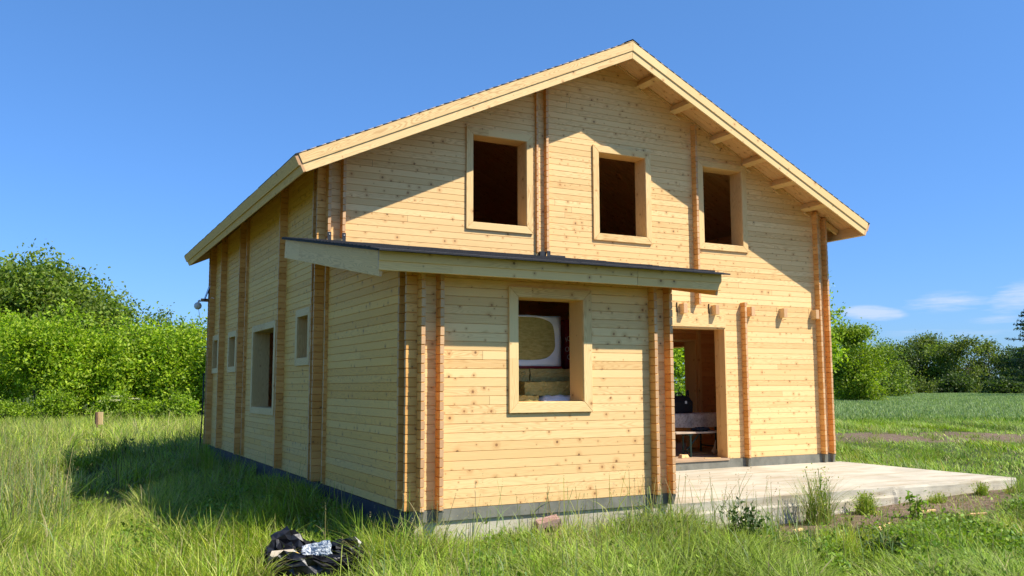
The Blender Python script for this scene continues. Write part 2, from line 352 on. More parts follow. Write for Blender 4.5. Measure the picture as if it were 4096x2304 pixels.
# ------------------------------------------------------------------ the timber house
house = empty('timber_house', (0, 0, 0), 'new unfinished pine plank house with gabled roof and open window holes', 'house')
T = .25
def wall(name, axis, p_out, p_in, u0, u1, z0, top, openings, off, mat, zmin=None):
    """plank wall; axis 'X' runs along x at y=p_out..p_in, axis 'Y' along y at x=p_out..p_in. top(u)->z or number"""
    G, D = .004, .009
    mb = MB()
    ztop = top if isinstance(top, (int, float)) else max(top(u) for u in np.linspace(u0, u1, 801))
    k0 = math.floor((z0+off)/HC)
    lev = {round(z0, 5): True}
    k = k0
    while k*HC-off < ztop+.001:
        if k*HC-off > z0+.002: lev[round(k*HC-off, 5)] = True
        k += 1
    for (a, b_, c, d) in openings:
        for z in (c, d):
            if z0 < z < ztop and not any(abs(z-q) < .012 for q in lev): lev[round(z, 5)] = False
    lev[round(ztop, 5)] = True
    L = sorted(lev)
    us = np.linspace(u0, u1, 1601)
    tz = np.array([top if isinstance(top, (int, float)) else top(u) for u in us])
    def lim(z):
        ok = us[tz >= z-1e-6]
        if len(ok) == 0: j = us[int(np.argmax(tz))]; return j, j
        return ok[0], ok[-1]
    def P(u, dep, z, side):
        q = (p_out+dep*(1 if p_in > p_out else -1)) if side == 0 else (p_in-dep*(1 if p_in > p_out else -1))
        return (u, q, z) if axis == 'X' else (q, u, z)
    for za, zb in zip(L[:-1], L[1:]):
        zm = .5*(za+zb)
        cuts = [(a, b_) for (a, b_, c, d) in openings if c < zm < d]
        ga = G if lev[za] else 0; gb = G if lev[zb] else 0
        la, lb = lim(za), lim(zb)
        segs = [[(la[0], lb[0]), None]]
        for a, b_ in sorted(cuts):
            segs[-1][1] = (a, a); segs.append([(b_, b_), None])
        segs[-1][1] = (la[1], lb[1])
        for (s0, s1) in segs:
            if s1[0]-s0[0] < 1e-4 and s1[1]-s0[1] < 1e-4: continue
            for side in (0, 1):
                zz = [(za, D if ga else 0), (za+ga, 0), (zb-gb, 0), (zb, D if gb else 0)]
                vs = []
                for z, dep in zz:
                    f = (z-za)/(zb-za)
                    vs.append(P(s0[0]+(s0[1]-s0[0])*f, dep, z, side)); vs.append(P(s1[0]+(s1[1]-s1[0])*f, dep, z, side))
                mb.add(vs, [(0, 1, 3, 2), (2, 3, 5, 4), (4, 5, 7, 6)])
    return mb.build(name, mat, house)
RA_X, RA_Z = 4.735, 6.682
SLL, SLR = .4655, .4850
def roofz(x): return RA_Z-SLL*(RA_X-x) if x < RA_X else RA_Z-SLR*(x-RA_X)
CW = .1      # casing width
UPW = [(2.131, 3.274), (4.391, 5.544), (6.5465, 7.641)]; UZ = (3.585, 5.154)
DOOR = (5.3, 7.06, 0.0, 2.24)
SW = [(.611, 1.427, 1.549, 2.384), (2.741, 4.585, .774, 2.33), (6.076, 6.963, 1.532, 2.351), (8.075, 8.867, 1.537, 2.373)]
AW = (1.047, 2.098, .956, 2.317)
YB = 9.1; XR = 9.5; YA = -3.469; XA = 3.165
wall('gable_wall', 'X', 0, T, 0.004, XR-.004, 0, lambda u: roofz(u)-.004, [(a+CW, b-CW, UZ[0]+CW, UZ[1]-CW) for a, b in UPW]+[DOOR, (.25, 2.9, 0, 2.4)], 0, MW_wall)
wall('side_wall', 'Y', 0, T, T, YB-T, -.0475, roofz(0)-.004, [(a+CW, b-CW, c+CW, d-CW) for a, b, c, d in SW], .0475, MW_side)
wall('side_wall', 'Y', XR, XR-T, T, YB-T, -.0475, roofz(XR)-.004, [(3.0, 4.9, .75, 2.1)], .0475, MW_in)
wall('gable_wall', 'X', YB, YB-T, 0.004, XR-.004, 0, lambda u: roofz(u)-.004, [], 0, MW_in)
SLA = .175
def annz(y): return 2.540+SLA*(y+3.865)      # underside of the annex roof deck
wall('annex_wall', 'X', YA, YA+T, 0.004, XA-.004, 0, 2.63, [(AW[0]+CW, AW[1]-CW, AW[2]+CW, AW[3]-CW)], 0, MW_wall)
wall('annex_wall', 'Y', 0, T, YA+T, -.002, -.0475, lambda y: annz(y)-.004, [], .0475, MW_side)
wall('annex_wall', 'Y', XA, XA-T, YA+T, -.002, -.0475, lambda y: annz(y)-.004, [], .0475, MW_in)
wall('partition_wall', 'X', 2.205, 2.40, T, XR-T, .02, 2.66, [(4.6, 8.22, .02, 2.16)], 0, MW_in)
mb = MB(); mb.box((8.19, 2.18, .02), (8.22, 2.52, 2.16)); mb.box((4.6, 2.18, 2.13), (8.19, 2.52, 2.16)); mb.box((8.25, 2.15, .02), (8.32, 2.204, 2.66)); mb.build('partition_jamb', MW_jamb, house)
mb = MB(); mb.box((XR-T-.03, 2.97, .72), (XR+.03, 3.0, 2.13)); mb.box((XR-T-.03, 4.9, .72), (XR+.03, 4.93, 2.13)); mb.box((XR-T-.03, 3.0, 2.1), (XR+.03, 4.9, 2.13)); mb.box((XR-T-.03, 3.0, .72), (XR+.03, 4.9, .75)); mb.build('window_jamb', MW_jamb, house)
mb = MB(); mb.box((T, T, -.06), (XR-T, YB-T, .012)); mb.box((T, YA+T, -.06), (XA-T, T, .011)); mb.box((DOOR[0], -.05, -.02), (DOOR[1], T, .012)); mb.build('floor', plain('plywood_floor', (.33, .22, .13), (.45, .31, .19), 3, .8), house)
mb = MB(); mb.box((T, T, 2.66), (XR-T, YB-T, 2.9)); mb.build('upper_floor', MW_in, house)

def plank_stack(name, x0, x1, y0, y1, z0, z1, off, mat, jit=(0, 0)):
    """a stack of protruding plank ends, grooved at each course; z1 may be a function of (x) giving the top"""
    G, D = .006, .012
    mb = MB(); L = [z0]; k = math.floor((z0+off)/HC)+1
    while k*HC-off < z1-.01:
        if k*HC-off > z0+.015: L.append(k*HC-off)
        k += 1
    L.append(z1)
    for za, zb in zip(L[:-1], L[1:]):
        jx, jy = random.uniform(-1, 1)*jit[0], random.uniform(-1, 1)*jit[1]
        vs = []
        for z, d in ((za, D), (za+G, 0), (zb-G, 0), (zb, D)):
            vs += [(x0+d+jx, y0+d+jy, z), (x1-d+jx*.3, y0+d+jy, z), (x1-d+jx*.3, y1-d, z), (x0+d+jx, y1-d, z)]
        fs = [(3, 2, 1, 0), (12, 13, 14, 15)]
        for r in range(3):
            for j in range(4): fs.append((r*4+j, r*4+(j+1) % 4, r*4+4+(j+1) % 4, r*4+4+j))
        mb.add(vs, fs)
    return mb.build(name, mat, house)
PT = .043
# ends of the side walls' two layers standing out of the main gable and the annex front
def front_end(x, z0, z1, p=.12, yb=0.0, w=PT): plank_stack('plank_end', x, x+w, yb-p, yb+.01, z0, z1, .0475, MW_endy, (0, .0025))
for x in (0.0, .207): front_end(x, 3.3, roofz(x)-.012)
for x in (9.247, 9.458): front_end(x, 0.0, roofz(x+PT)-.012)
front_end(3.487, 3.30, roofz(3.487)-.012, .085); front_end(3.33, 3.30, roofz(3.33)-.06, .05, w=.034)
front_end(6.43, 2.61, roofz(6.43+PT)-.10)
front_end(7.436, 0.0, 2.69)
for x in (0.0, .207, 2.90, 3.122): front_end(x, 0.0, annz(YA-.12)-.012, .12, YA)
# ends of the front, cross and back walls standing out of the side wall
def side_end(y, z0, z1, p=.12): plank_stack('plank_end', -p, .01, y, y+PT, z0, z1, 0, MW_endx, (.0025, 0))
et = roofz(-.12)-.012
side_end(0.0, 3.22, et); side_end(.207, -.02, et); side_end(0.001, -.02, 3.21, .135)
side_end(-.222, -.03, 3.12, .045)
side_end(2.205, -.02, et); side_end(5.48, -.02, et); side_end(5.19, -.02, et+.03, .05); side_end(7.5, -.02, et); side_end(8.85, -.02, et); side_end(YB-PT, -.02, et)
side_end(YA, 0.0, annz(YA)-.012); side_end(YA+.207, 0.0, annz(YA+.207)-.012)
plank_stack('plank_end', XA-.01, XA+.02, YA, YA+PT, 0, annz(YA)-.012, 0, MW_endx)
plank_stack('plank_end', XR-.01, XR+.115, 0.0, PT, 0, roofz(XR+.1)-.012, 0, MW_endx)

M_gap = plain('dark_gap', (.02, .012, .006), (.03, .02, .01), 5, .9, 0)
# boards: mesh in its own frame (x along grain), placed by a matrix
def frame_mtx(o, xd, yd):
    x = Vector(xd).normalized(); z = x.cross(Vector(yd)).normalized(); y = z.cross(x)
    mm = Matrix((x, y, z)).transposed().to_4x4(); mm.translation = Vector(o); return mm
def board(name, o, xd, yd, L, w, th, mat=None, parent=None, m0=0.0, m1=0.0, bevel=.004):
    """board from o along xd (length L), width w along yd, thickness th along xd×yd; m0/m1 shift of the far-edge corners (mitre/bevel cut)"""
    mb = MB()
    vs = [(0, 0, 0), (L, 0, 0), (L+m1, w, 0), (m0, w, 0)]; vs += [(a, b_, th) for a, b_, _ in vs]
    mb.add(vs, [(0, 3, 2, 1), (4, 5, 6, 7), (0, 1, 5, 4), (1, 2, 6, 5), (2, 3, 7, 6), (3, 0, 4, 7)])
    return mb.build(name, mat or MW_board, parent or house, frame_mtx(o, xd, yd), bevel=bevel)
def window(plane, u0, u1, z0, z1, parent=house, axis='X', depth=T, th=.028):
    """mitred casing on the outside and deep plank jambs through the wall"""
    mb = MB(); a, b_, c, d = u0+CW, u1-CW, z0+CW, z1-CW; e = .016
    def bx(ua, ub, za, zb, p0, p1):
        if axis == 'X': mb.box((ua, plane+p0, za), (ub, plane+p1, zb))
        else: mb.box((plane+p0, ua, za), (plane+p1, ub, zb))
    q0, q1 = -.012, depth+.02
    bx(a-.03, a+e, c-.03, d+.03, q0, q1); bx(b_-e, b_+.03, c-.03, d+.03, q0, q1); bx(a+e, b_-e, d-e, d+.03, q0, q1); bx(a+e, b_-e, c-.03, c+e, q0, q1)
    win = mb.build('window', MW_jamb, parent, bevel=.002)
    w = CW+e-.004
    X_ = Vector((1, 0, 0)) if axis == 'X' else Vector((0, -1, 0)); Z_ = Vector((0, 0, 1))
    O = (lambda u, z: Vector((u, plane-.004, z))) if axis == 'X' else (lambda u, z: Vector((plane-.004, u, z)))
    if axis == 'X': lo, hi = u0, u1
    else: lo, hi = u1, u0      # seen from outside, larger y is on the left
    n = -1
    Lh, Lv = u1-u0, z1-z0
    g = .002
    # thickness direction must point outwards: x × y -> for axis X: x×z = -y (outwards); for axis Y with x=-y: (-y)×z = -x (outwards)
    board('casing', O(lo, z0), X_, Z_, Lh, w, th, parent=win, m0=w, m1=-w)
    board('casing', O(hi, z1), -X_, -Z_, Lh, w, th, parent=win, m0=w, m1=-w)
    board('casing', O(hi, z0)+Z_*g, Z_, -X_, Lv-2*g, w, th, parent=win, m0=w, m1=-w)
    board('casing', O(lo, z1)-Z_*g, -Z_, X_, Lv-2*g, w, th, parent=win, m0=w, m1=-w)
    return win
for a, b_ in UPW: window(0, a, b_, *UZ)
window(YA, *AW)
for a, b_, c, d in SW: window(0, a, b_, c, d, axis='Y')
# door: jambs, head board
mb = MB(); mb.box((DOOR[1]-.001, -.004, .012), (DOOR[1]+.03, T+.01, 2.245)); mb.box((DOOR[0]-.03, -.004, .012), (DOOR[0]+.001, T+.01, 2.245)); mb.box((DOOR[0]+.001, 0.001, 2.21), (DOOR[1]-.001, T+.01, 2.245))
door = mb.build('door_frame', MW_jamb, house, bevel=.003)
board('head_board', (5.2, -.001, 2.236), (1, 0, 0), (0, 0, 1), 1.888, .232, .02, parent=door)
# stub ends of the pergola beams
for x in (6.097, 6.783, 7.587, 8.35, 9.135):
    board('beam_stub', (x, -.125, 2.452), (0, 1, 0), (0, 0, 1), .2, .165, .08, mat=wood_end if False else MW_board, bevel=.004)
    for bx_ in (((x-.058, -.0215 if x < 7.05 else -.001, 2.40), (x-.052, .004, 2.64)), ((x+.10, -.0215 if x < 6.9 else -.001, 2.425), (x+.165, .004, 2.432))):
        mb = MB(); mb.box(*bx_); mb.build('saw_cut', M_gap, house)

# ---- main roof
OF, OB = -.68, 9.45
XL, XRR = -.56, 9.915
aL, aR = math.atan(SLL), math.atan(SLR)
def deck(name, o, xd, yd, L, wid, th, mat, bw=.115):
    """deck of tongue-and-groove boards, grooves on the underside; x down the slope, y along the ridge"""
    mb = MB(); n = int(round(wid/bw)); g, d = .004, .006
    for i in range(n):
        y0, y1 = wid*i/n, wid*(i+1)/n
        mb.add([(0, y0, d), (L, y0, d), (0, y0+g, 0), (L, y0+g, 0), (0, y1-g, 0), (L, y1-g, 0), (0, y1, d), (L, y1, d)], [(0, 2, 3, 1), (2, 4, 5, 3), (4, 6, 7, 5)])
    mb.add([(0, 0, th), (L, 0, th), (L, wid, th), (0, wid, th)], [(0, 1, 2, 3)])
    mb.add([(0, 0, d), (L, 0, d), (L, 0, th), (0, 0, th), (0, wid, d), (L, wid, d), (L, wid, th), (0, wid, th)], [(0, 1, 2, 3), (5, 4, 7, 6), (4, 0, 3, 7), (1, 5, 6, 2)])
    return mb.build(name, mat, house, frame_mtx(o, xd, yd))
def shingles(name, o, xd, yd, L, wid, rows=.145, tab=.33, ov=.045, t0=.004, low=None):
    low = ov if low is None else low
    """overlapping courses of slightly uneven shingle tabs; local x down the slope, z up"""
    mb = MB(); rr = random.Random(3); n = int(L/rows)+1
    x = 0
    for i in range(n):
        x0 = i*L/n-.0; x1 = (i+1)*L/n+.02
        if i == n-1: x1 = L+low
        gp_ = .002 if low < .1 else -.002
        droop = .016 if (i == n-1 and low > .1) else 0
        y = -ov; k = 0
        while y < wid+ov-1e-4:
            y1 = min(wid+ov, y+tab*(.5 if (k == 0 and i % 2) else 1))
            lift = rr.uniform(0, .005); lip = .010+rr.uniform(0, .003)
            za, zb = t0+.001, t0+lip+lift
            mb.add([(x0, y+gp_, za), (x1, y+gp_, zb-droop), (x1, y1-gp_, zb+rr.uniform(-.002, .003)-droop), (x0, y1-gp_, za), (x1, y+gp_, zb-.016-droop), (x1, y1-gp_, zb-.016-droop)],
                   [(0, 1, 2, 3), (1, 4, 5, 2), (0, 4, 1), (3, 2, 5)])
            y = y1; k += 1
    mb.box((-.01, -ov+.004, t0-.003-(.022 if low > .1 else 0)), (L+min(low, .05)-.004, wid+ov-.004, t0+.0005))
    return mb.build(name, M_shing, house, frame_mtx(o, xd, yd))
W_ = OB-OF; TH = .03
LL = (RA_X-XL)/math.cos(aL); LR = (XRR-RA_X)/math.cos(aR)
dl = Vector((-math.cos(aL), 0, -math.sin(aL))); dr = Vector((math.cos(aR), 0, -math.sin(aR)))
nl = Vector((-math.sin(aL), 0, math.cos(aL))); nr = Vector((math.sin(aR), 0, math.cos(aR)))
ap = Vector((RA_X, OF, RA_Z))
# x down the slope, y along +Y (right slope) / x down, y from back to front (left slope) keeps z upward
deck('roof_deck', ap, dr, (0, 1, 0), LR, W_, TH, MW_deck)
deck('roof_deck', Vector((RA_X, OB, RA_Z)), dl, (0, -1, 0), LL, W_, TH, MW_deck)
shingles('roof_shingles', ap+nr*TH, dr, (0, 1, 0), LR, W_, ov=.036, t0=.0)
shingles('roof_shingles', Vector((RA_X, OB, RA_Z))+nl*TH, dl, (0, -1, 0), LL, W_, ov=.036, t0=.0)
mb = MB()
for k in range(34):
    y0 = OF-.03+k*.3; y1 = min(y0+.32, OB+.03); q = .03+.005*(k % 2)+TH
    for d_, n_ in ((dl, nl), (dr, nr)):
        a = Vector((RA_X, y0, RA_Z+q+.012)); b_ = Vector((RA_X, y1, RA_Z+q+.016))
        mb.add([a, b_, b_+d_*.15-Vector((0, 0, .004)), a+d_*.15-Vector((0, 0, .004))], [(0, 1, 2, 3)])
mb.build('ridge_cap', M_shing, house)
# barge boards: an upper board standing proud over a lower one, front and back
def barge(o, d, L, face, flip):
    """face = y of the board front; boards hang from the deck line o->d"""
    nd = Vector((0, 0, -1))
    for (w0, w1, yy, th) in ((-.046, .118, face, .030), (.112, .243, face+.016*(1 if flip < 0 else -1), .026)):
        # corners: plumb cut at the ridge, square cut at the eave
        down = Vector((0, 0, -1)); perp = Vector((d.z, 0, -d.x)) if d.x > 0 else Vector((-d.z, 0, d.x))
        c = math.sqrt(d.x*d.x)
        A = o+down*(w0); B = o+down*(w1)
        e = o+d*L
        C = e+perp*(w1*c); D_ = e+perp*(w0*c)
        pts = [A, B, C, D_]
        mtx = frame_mtx((A.x, yy, A.z), d, perp); inv = mtx.inverted()
        y1 = yy+th*(1 if flip < 0 else -1)
        vs = [inv @ Vector((p.x, yy, p.z)) for p in pts]+[inv @ Vector((p.x, y1, p.z)) for p in pts]
        mb = MB(); mb.add(vs, [(0, 1, 2, 3), (7, 6, 5, 4), (0, 4, 5, 1), (1, 5, 6, 2), (2, 6, 7, 3), (3, 7, 4, 0)])
        mb.build('barge_board', MW_board, house, mtx, bevel=.004)
barge(Vector((RA_X-.001, 0, RA_Z)), dl, LL, OF-.0305, -1); barge(Vector((RA_X+.001, 0, RA_Z)), dr, LR, OF-.0305, -1)
barge(Vector((RA_X-.001, 0, RA_Z)), dl, LL, OB+.0305, 1); barge(Vector((RA_X+.001, 0, RA_Z)), dr, LR, OB+.0305, 1)
# eave fascias, square to the slope
for (ed, d, n_, y0, yd) in ((ap+dl*LL, dl, nl, OF-.018, 1), (ap+dr*LR, dr, nr, OF-.018, 1)):
    for (w0, w1, out, th) in ((-.028, .115, .0005, .056), (.108, .215, .001, .036)):
        o = Vector((ed.x, y0, ed.z))+d*(out)-n_*w1
        if d.x < 0: board('fascia_board', o+Vector((0, W_+.036, 0)), (0, -1, 0), n_, W_+.036, w1-w0, th, mat=MW_shade_warm if d.x < 0 else None)
        else: board('fascia_board', o, (0, 1, 0), n_, W_+.036, w1-w0, th)
# purlins carrying the overhang
def purlin(x):
    d, n_ = (dl, nl) if x < RA_X else (dr, nr)
    z = roofz(x)
    o = Vector((x, OF-.012, z))-n_*.122-d*.055-Vector((0, 0, 0))
    if d.x > 0: board('purlin', o, (0, 1, 0), n_, -OF+.05, .118, -.11, bevel=.003)
    else: board('purlin', o+d*.11, (0, 1, 0), n_, -OF+.05, .118, -.11, bevel=.003)
    # trim strip round it on the wall
    s0 = Vector((x, -.022, z))-n_*.142-d*.085
    board('purlin_trim', s0, d, n_, .17, .022, .02 if d.x < 0 else -.02, bevel=0) if False else None
for x in (5.50, 6.19, 7.05, 7.76, 8.44, 9.17, .33, 1.02, 1.72, 2.45, 3.27, 3.97): purlin(x)
for (d, n_, L0, L1) in ((dr, nr, .05, LR-.42), (dl, nl, .05, LL-.5)):
    o = Vector((RA_X, -.002, RA_Z))+d*L0-n_*.028
    if d.x > 0: board('soffit_trim', o, d, n_, L1, .026, .02, bevel=0)
    else: board('soffit_trim', o+d*L1, -d, n_, L1, .026, .02, bevel=0)
for x in (5.50, 6.19, 7.05, 7.76, 8.44, 9.17):
    o = Vector((x, -.002, roofz(x)))-nr*.148-dr*.08
    board('purlin_trim', o, dr, nr, .16, .024, .022, bevel=0)
    o = Vector((x, -.002, roofz(x)))-nr*.128-dr*.085
    board('purlin_trim', o, nr, -dr, .10, .024, .022, bevel=0)
# end rafters boxing the eaves behind the gables
board('eave_rafter', Vector((9.55, -.06, roofz(9.55)-.03)), dr, nr, .36, -.10, -.04)
board('eave_rafter', Vector((-.12, OB-.3, roofz(-.12)-.03)), dl, nl, .44, -.10, -.04)

# ---- annex roof
AX0, AX1, AY = -.55, 3.63, -3.865
aA = math.atan(SLA); da = Vector((0, -math.cos(aA), -math.sin(aA))); na = Vector((0, -math.sin(aA), math.cos(aA)))
AL = (-AY-.02)/math.cos(aA)
at0 = Vector((AX0, -.02, annz(-.02)))
def sl_board(*a, **k): return board(*a, **k)
# x down the slope, y along +X
ad = deck('annex_roof_deck', at0, da, (1, 0, 0), AL, AX1-AX0, .028, MW_deck)
shingles('annex_shingles', at0+na*.028, da, (1, 0, 0), AL, AX1-AX0, rows=.14, tab=.30, ov=.055, low=.155)
for (w0, w1, out, th) in ((-.018, .095, .0005, .044), (.089, .186, .001, .030)):
    o = Vector((AX0-.02, AY, annz(AY)))+Vector((0, -out, -w1))
    board('annex_fascia', o, (1, 0, 0), (0, 0, 1), 3.02, w1-w0, th, mat=MW_shade_warm)
    board('annex_fascia', o+Vector((3.023, .001, -.002)), (1, 0, 0), (0, 0, 1), AX1-AX0+.04-3.023, w1-w0, th, mat=MW_shade_warm)
for xs, sg in ((AX0, -1), (AX1, 1)):
    for (w0, w1, out, th) in ((-.026, .118, .0005, .048), (.112, .243, .001, .032)):
        x = xs+sg*out
        L = AL+.03 if sg < 0 else AL+.02
        lo = Vector((x, AY-.03, annz(AY)-SLA*.03))-na*w1
        if sg < 0: board('annex_barge', lo-da*L*1.0*1.0+da*0, da, na, L, w1-w0, -th if False else -th, mat=MW_shade_warm)
        else: board('annex_barge', lo-da*L, da, na, L, w1-w0, th, mat=MW_shade_warm)
# wall plate board under the annex eaves
board('wall_plate', (-.1, YA-.012, 2.315+.09), (1, 0, 0), (0, 0, 1), XA+.1, .105, .012, mat=MW_endx, bevel=0) if False else None
# lead flashing and the black bent plates on the plank ends above the annex roof
for x in (0.0, .207):
    z = annz(-.12)+.03
    mb = MB(); mb.box((x-.004, -.128, z), (x+PT+.004, -.121, z+.13)); fl = mb.build('flashing_plate', M_steel, house)
    mb = MB(); mb.ball((x+.022, -.13, z+.095), .008, 8, 6); mb.build('screw', M_zinc, fl)
z = annz(-.1)+.03; p = .085; x = 3.487
mb = MB(); mb.box((x-.004, -p-.008, z), (x+PT+.012, -p-.001, z+.10)); mb.build('flashing_plate', M_steel, house)
mb = MB(); mb.box((x+PT+.012, -.03, z-.01), (x+.36, -.002, z+.052)); mb.build('flashing_plate', M_steel, house)
mb = MB(); mb.box((3.375, -.06, annz(-.06)+.02), (3.483, -.004, annz(-.06)+.115)); mb.build('flashing_plate', M_steel, house)

# ---- foundation and sole plates
mb = MB(); mb.box((-.0, YA+.02, -.9), (XA-.02, 0, -.118)); mb.box((0.02, 0, -.9), (XR-.02, YB-.02, -.152)); mb.build('foundation', M_conc, house)
mb = MB(); mb.box((-.012, YA+.03, -.95), (.016, YB-.03, -.05)); mb.build('foundation_coating', M_bit, house)
mb = MB(); mb.box((-.02, YA-.008, -.117), (XA+.02, YA+.12, -.002)); mb.box((XA+.02, -.03, -.16), (XR+.02, .1, -.002)); mb.box((.017, YA+.13, -.117), (.12, YB-.03, -.0485))
for x in (0.0, .207, 2.90, 3.122):
    mb.add([(x-.004, YA-.11, -.004), (x+PT+.004, YA-.11, -.004), (x+PT+.004, YA-.009, -.004), (x-.004, YA-.009, -.004), (x+.006, YA-.075, -.12), (x+PT-.006, YA-.075, -.12), (x+PT-.006, YA-.009, -.12), (x+.006, YA-.009, -.12)],
           [(0, 1, 2, 3), (7, 6, 5, 4), (0, 4, 5, 1), (1, 5, 6, 2), (2, 6, 7, 3), (3, 7, 4, 0)])
for x in (7.436, 9.247, 9.458):
    mb.add([(x-.004, -.11, -.004), (x+PT+.004, -.11, -.004), (x+PT+.004, -.031, -.004), (x-.004, -.031, -.004), (x+.006, -.08, -.149), (x+PT-.006, -.08, -.149), (x+PT-.006, -.031, -.149), (x+.006, -.031, -.149)],
           [(0, 1, 2, 3), (7, 6, 5, 4), (0, 4, 5, 1), (1, 5, 6, 2), (2, 6, 7, 3), (3, 7, 4, 0)])
mb.build('sole_plate', M_plate, house)

# ------------------------------------------------------------------ concrete terrace slab
def slab():
    x0, x1, y0, y1, zt, zb = 3.19, 9.69, -3.385, -.032, -.148, -.85
    nx, ny, nz = 70, 40, 12
    rr = np.random.default_rng(5); V = []; F = []
    def grid(fn, nu, nv):
        b = len(V)
        for j in range(nv+1):
            for i in range(nu+1): V.append(fn(i/nu, j/nv))
        for j in range(nv):
            for i in range(nu): F.append((b+j*(nu+1)+i, b+j*(nu+1)+i+1, b+(j+1)*(nu+1)+i+1, b+(j+1)*(nu+1)+i))
    ez = lambda x, y: .006*float(wob(x*2.2, y*2.2, 1.0))
    er = lambda x: .010*float(wob(x*5, 3.0, 2.0))
    grid(lambda u, v: (x0+(x1-x0)*u, (y0+er(x0+(x1-x0)*u))*(1-v)+y1*v, zt+ez(x0+(x1-x0)*u, v)*(1 if 0 < v < 1 else 1)), nx, ny)
    def fr(u, v):
        x = x0+(x1-x0)*u; z = zt+ez(x, 0)-(zt-zb)*v
        led = -.022*(.5+.5*math.tanh((v-.17)*60))-.012*(.5+.5*math.tanh((v-.36)*60))          # shuttering boards stepped as cast
        jn = -.035*math.exp(-((x-7.05)/.035)**2)*min(1, v*8)
        return (x, y0+er(x)+(led if x < 7.05 else -.012)+jn+.006*float(wob(x*3, z*9, 2.0)) if v > 0 else y0+er(x), z)
    grid(fr, 160, 26)
    grid(lambda u, v: (x1+(.006*float(wob(u*9, v*3, 2.0)) if v > 0 else 0), (y0+er(x1))*(1-u)+y1*u, zt+ez(x1, u)-(zt-zb)*v), 40, 4)
    me = bpy.data.meshes.new('terrace_slab'); me.from_pydata(V, [], F); me.update()
    o = link('terrace_slab', me, M_conc)
    tag(o, 'pale bare concrete terrace slab beside the annex in front of the open doorway', 'slab')
slab()

def hit(px, py, ax, v):
    d = _fw + _r2*((px-2048)/FPX) - _u2*((py-1152)/FPX); i = 'XYZ'.index(ax)
    return CAM + d*((v-CAM[i])/d[i])
def flat(c, n, r):    # colour palette jitter
    c = np.array(c, float); k = r.normal(1, .16, (n, 1)); return np.clip(c*k*(1+r.normal(0, .07, (n, 3))), .003, .9)

# ------------------------------------------------------------------ trees
def leaf_quads(P, size, r, up=.35, aspect=.6):
    """one bent leaf (two quads as a diamond) per point"""
    n = len(P); d = r.normal(size=(n, 3)); d[:, 2] -= .2; d /= np.linalg.norm(d, axis=1, keepdims=True)
    nn = r.normal(size=(n, 3)); nn[:, 2] += up*3; s = np.cross(d, nn); s /= np.linalg.norm(s, axis=1, keepdims=True)+1e-9
    L = (size*r.uniform(.7, 1.35, n))[:, None]; Wd = L*aspect*.5
    a = P-d*L*.5; b = P+s*Wd; c = P+d*L*.5; e = P-s*Wd
    V = np.stack([a, b, c, e], 1).reshape(-1, 3); F = np.arange(4*n).reshape(n, 4)
    return V, F
def crown_points(blobs, n, r, sprig=.35, per=14, shell=.62, squash=.7):
    B = np.array(blobs, float); w = B[:, 3]*B[:, 4]+B[:, 3]*B[:, 5]; w /= w.sum()
    m = max(1, n//per); k = r.choice(len(B), m, p=w)
    d = r.normal(size=(m, 3)); d /= np.linalg.norm(d, axis=1, keepdims=True)
    rad = shell+(1.06-shell)*r.uniform(0, 1, m)**.6
    rad *= 1+.13*np.sin(d[:, 0]*5+k*1.7)*np.sin(d[:, 2]*6+k)+.10*r.normal(size=m)
    C = B[k, :3]+d*rad[:, None]*B[k, 3:6]
    t = np.repeat(np.arange(m), per); off = r.normal(size=(m*per, 3))*sprig; off[:, 2] *= squash
    out = d[t]*np.abs(r.normal(size=(m*per, 1)))*sprig*.8
    return C[t]+off*.6+out, np.repeat(r.normal(1, .15, m), per)
def limb(mb, p0, p1, r0, r1, r, bend=.15, k=5):
    p0, p1 = Vector(p0), Vector(p1); L = (p1-p0).length; pts = []
    for i in range(k+1):
        t = i/k; q = p0.lerp(p1, t); w = math.sin(t*PI)*bend*L
        pts.append(q+Vector((r.normal()*w*.5, r.normal()*w*.5, w*.3*r.uniform(0, 1))) if 0 < i < k else q)
    mb.tube(pts, [r0+(r1-r0)*i/k for i in range(k+1)], 7); return pts
def tree(name, label, cat, base, H, blobs, n, size, pal, trunk=.15, seed=0, sprig=.35, group=None, stems=1, limbs=7, shell=.62, up=.35, aspect=.6, lean=0.0):
    r = np.random.default_rng(seed); x, y = base; z = float(gz(x, y))
    root = empty(name, (x, y, z), label, cat, group)
    mb = MB()
    B = [tuple(b) for b in blobs]
    for sidx in range(stems):
        ox, oy = (r.normal()*.3, r.normal()*.3) if stems > 1 else (0, 0)
        top = B[int(r.integers(len(B)))]
        mid = (top[0]*.5+ox, top[1]*.5+oy, H*.45); 
        limb(mb, (ox, oy, -.15), mid, trunk/(stems**.4), trunk*.6/(stems**.4), r, .06)
        limb(mb, mid, (top[0], top[1], min(H*.86, top[2]+top[5]*.4)), trunk*.6/(stems**.4), .02, r, .08)
        for q in range(limbs):
            b = B[int(r.integers(len(B)))]; h0 = r.uniform(.22, .5)*H
            st = Vector((ox, oy, -.15)).lerp(Vector(mid), min(1, h0/(H*.45)))
            en = Vector((b[0]+r.normal()*b[3]*.45, b[1]+r.normal()*b[4]*.45, b[2]+r.normal()*b[5]*.4))
            limb(mb, st, en, trunk*.34, .012, r, .12)
    mb.build('trunk', M_bark, root, smooth=True)
    P, lum = crown_points(B, n, r, sprig, shell=shell); V, F = leaf_quads(P, size, r, up, aspect)
    pk = np.array(pal)[r.integers(len(pal), size=len(P))]*(lum[:, None])*(1+r.normal(0, .12, (len(P), 1)))
    np_mesh('crown', V, F, M_leaf, np.repeat(np.clip(pk, .004, .8), 4, 0), root, smooth=False)
    return root
def gp(px, depth):
    p = at(px, 1544, depth); return (p.x, p.y)
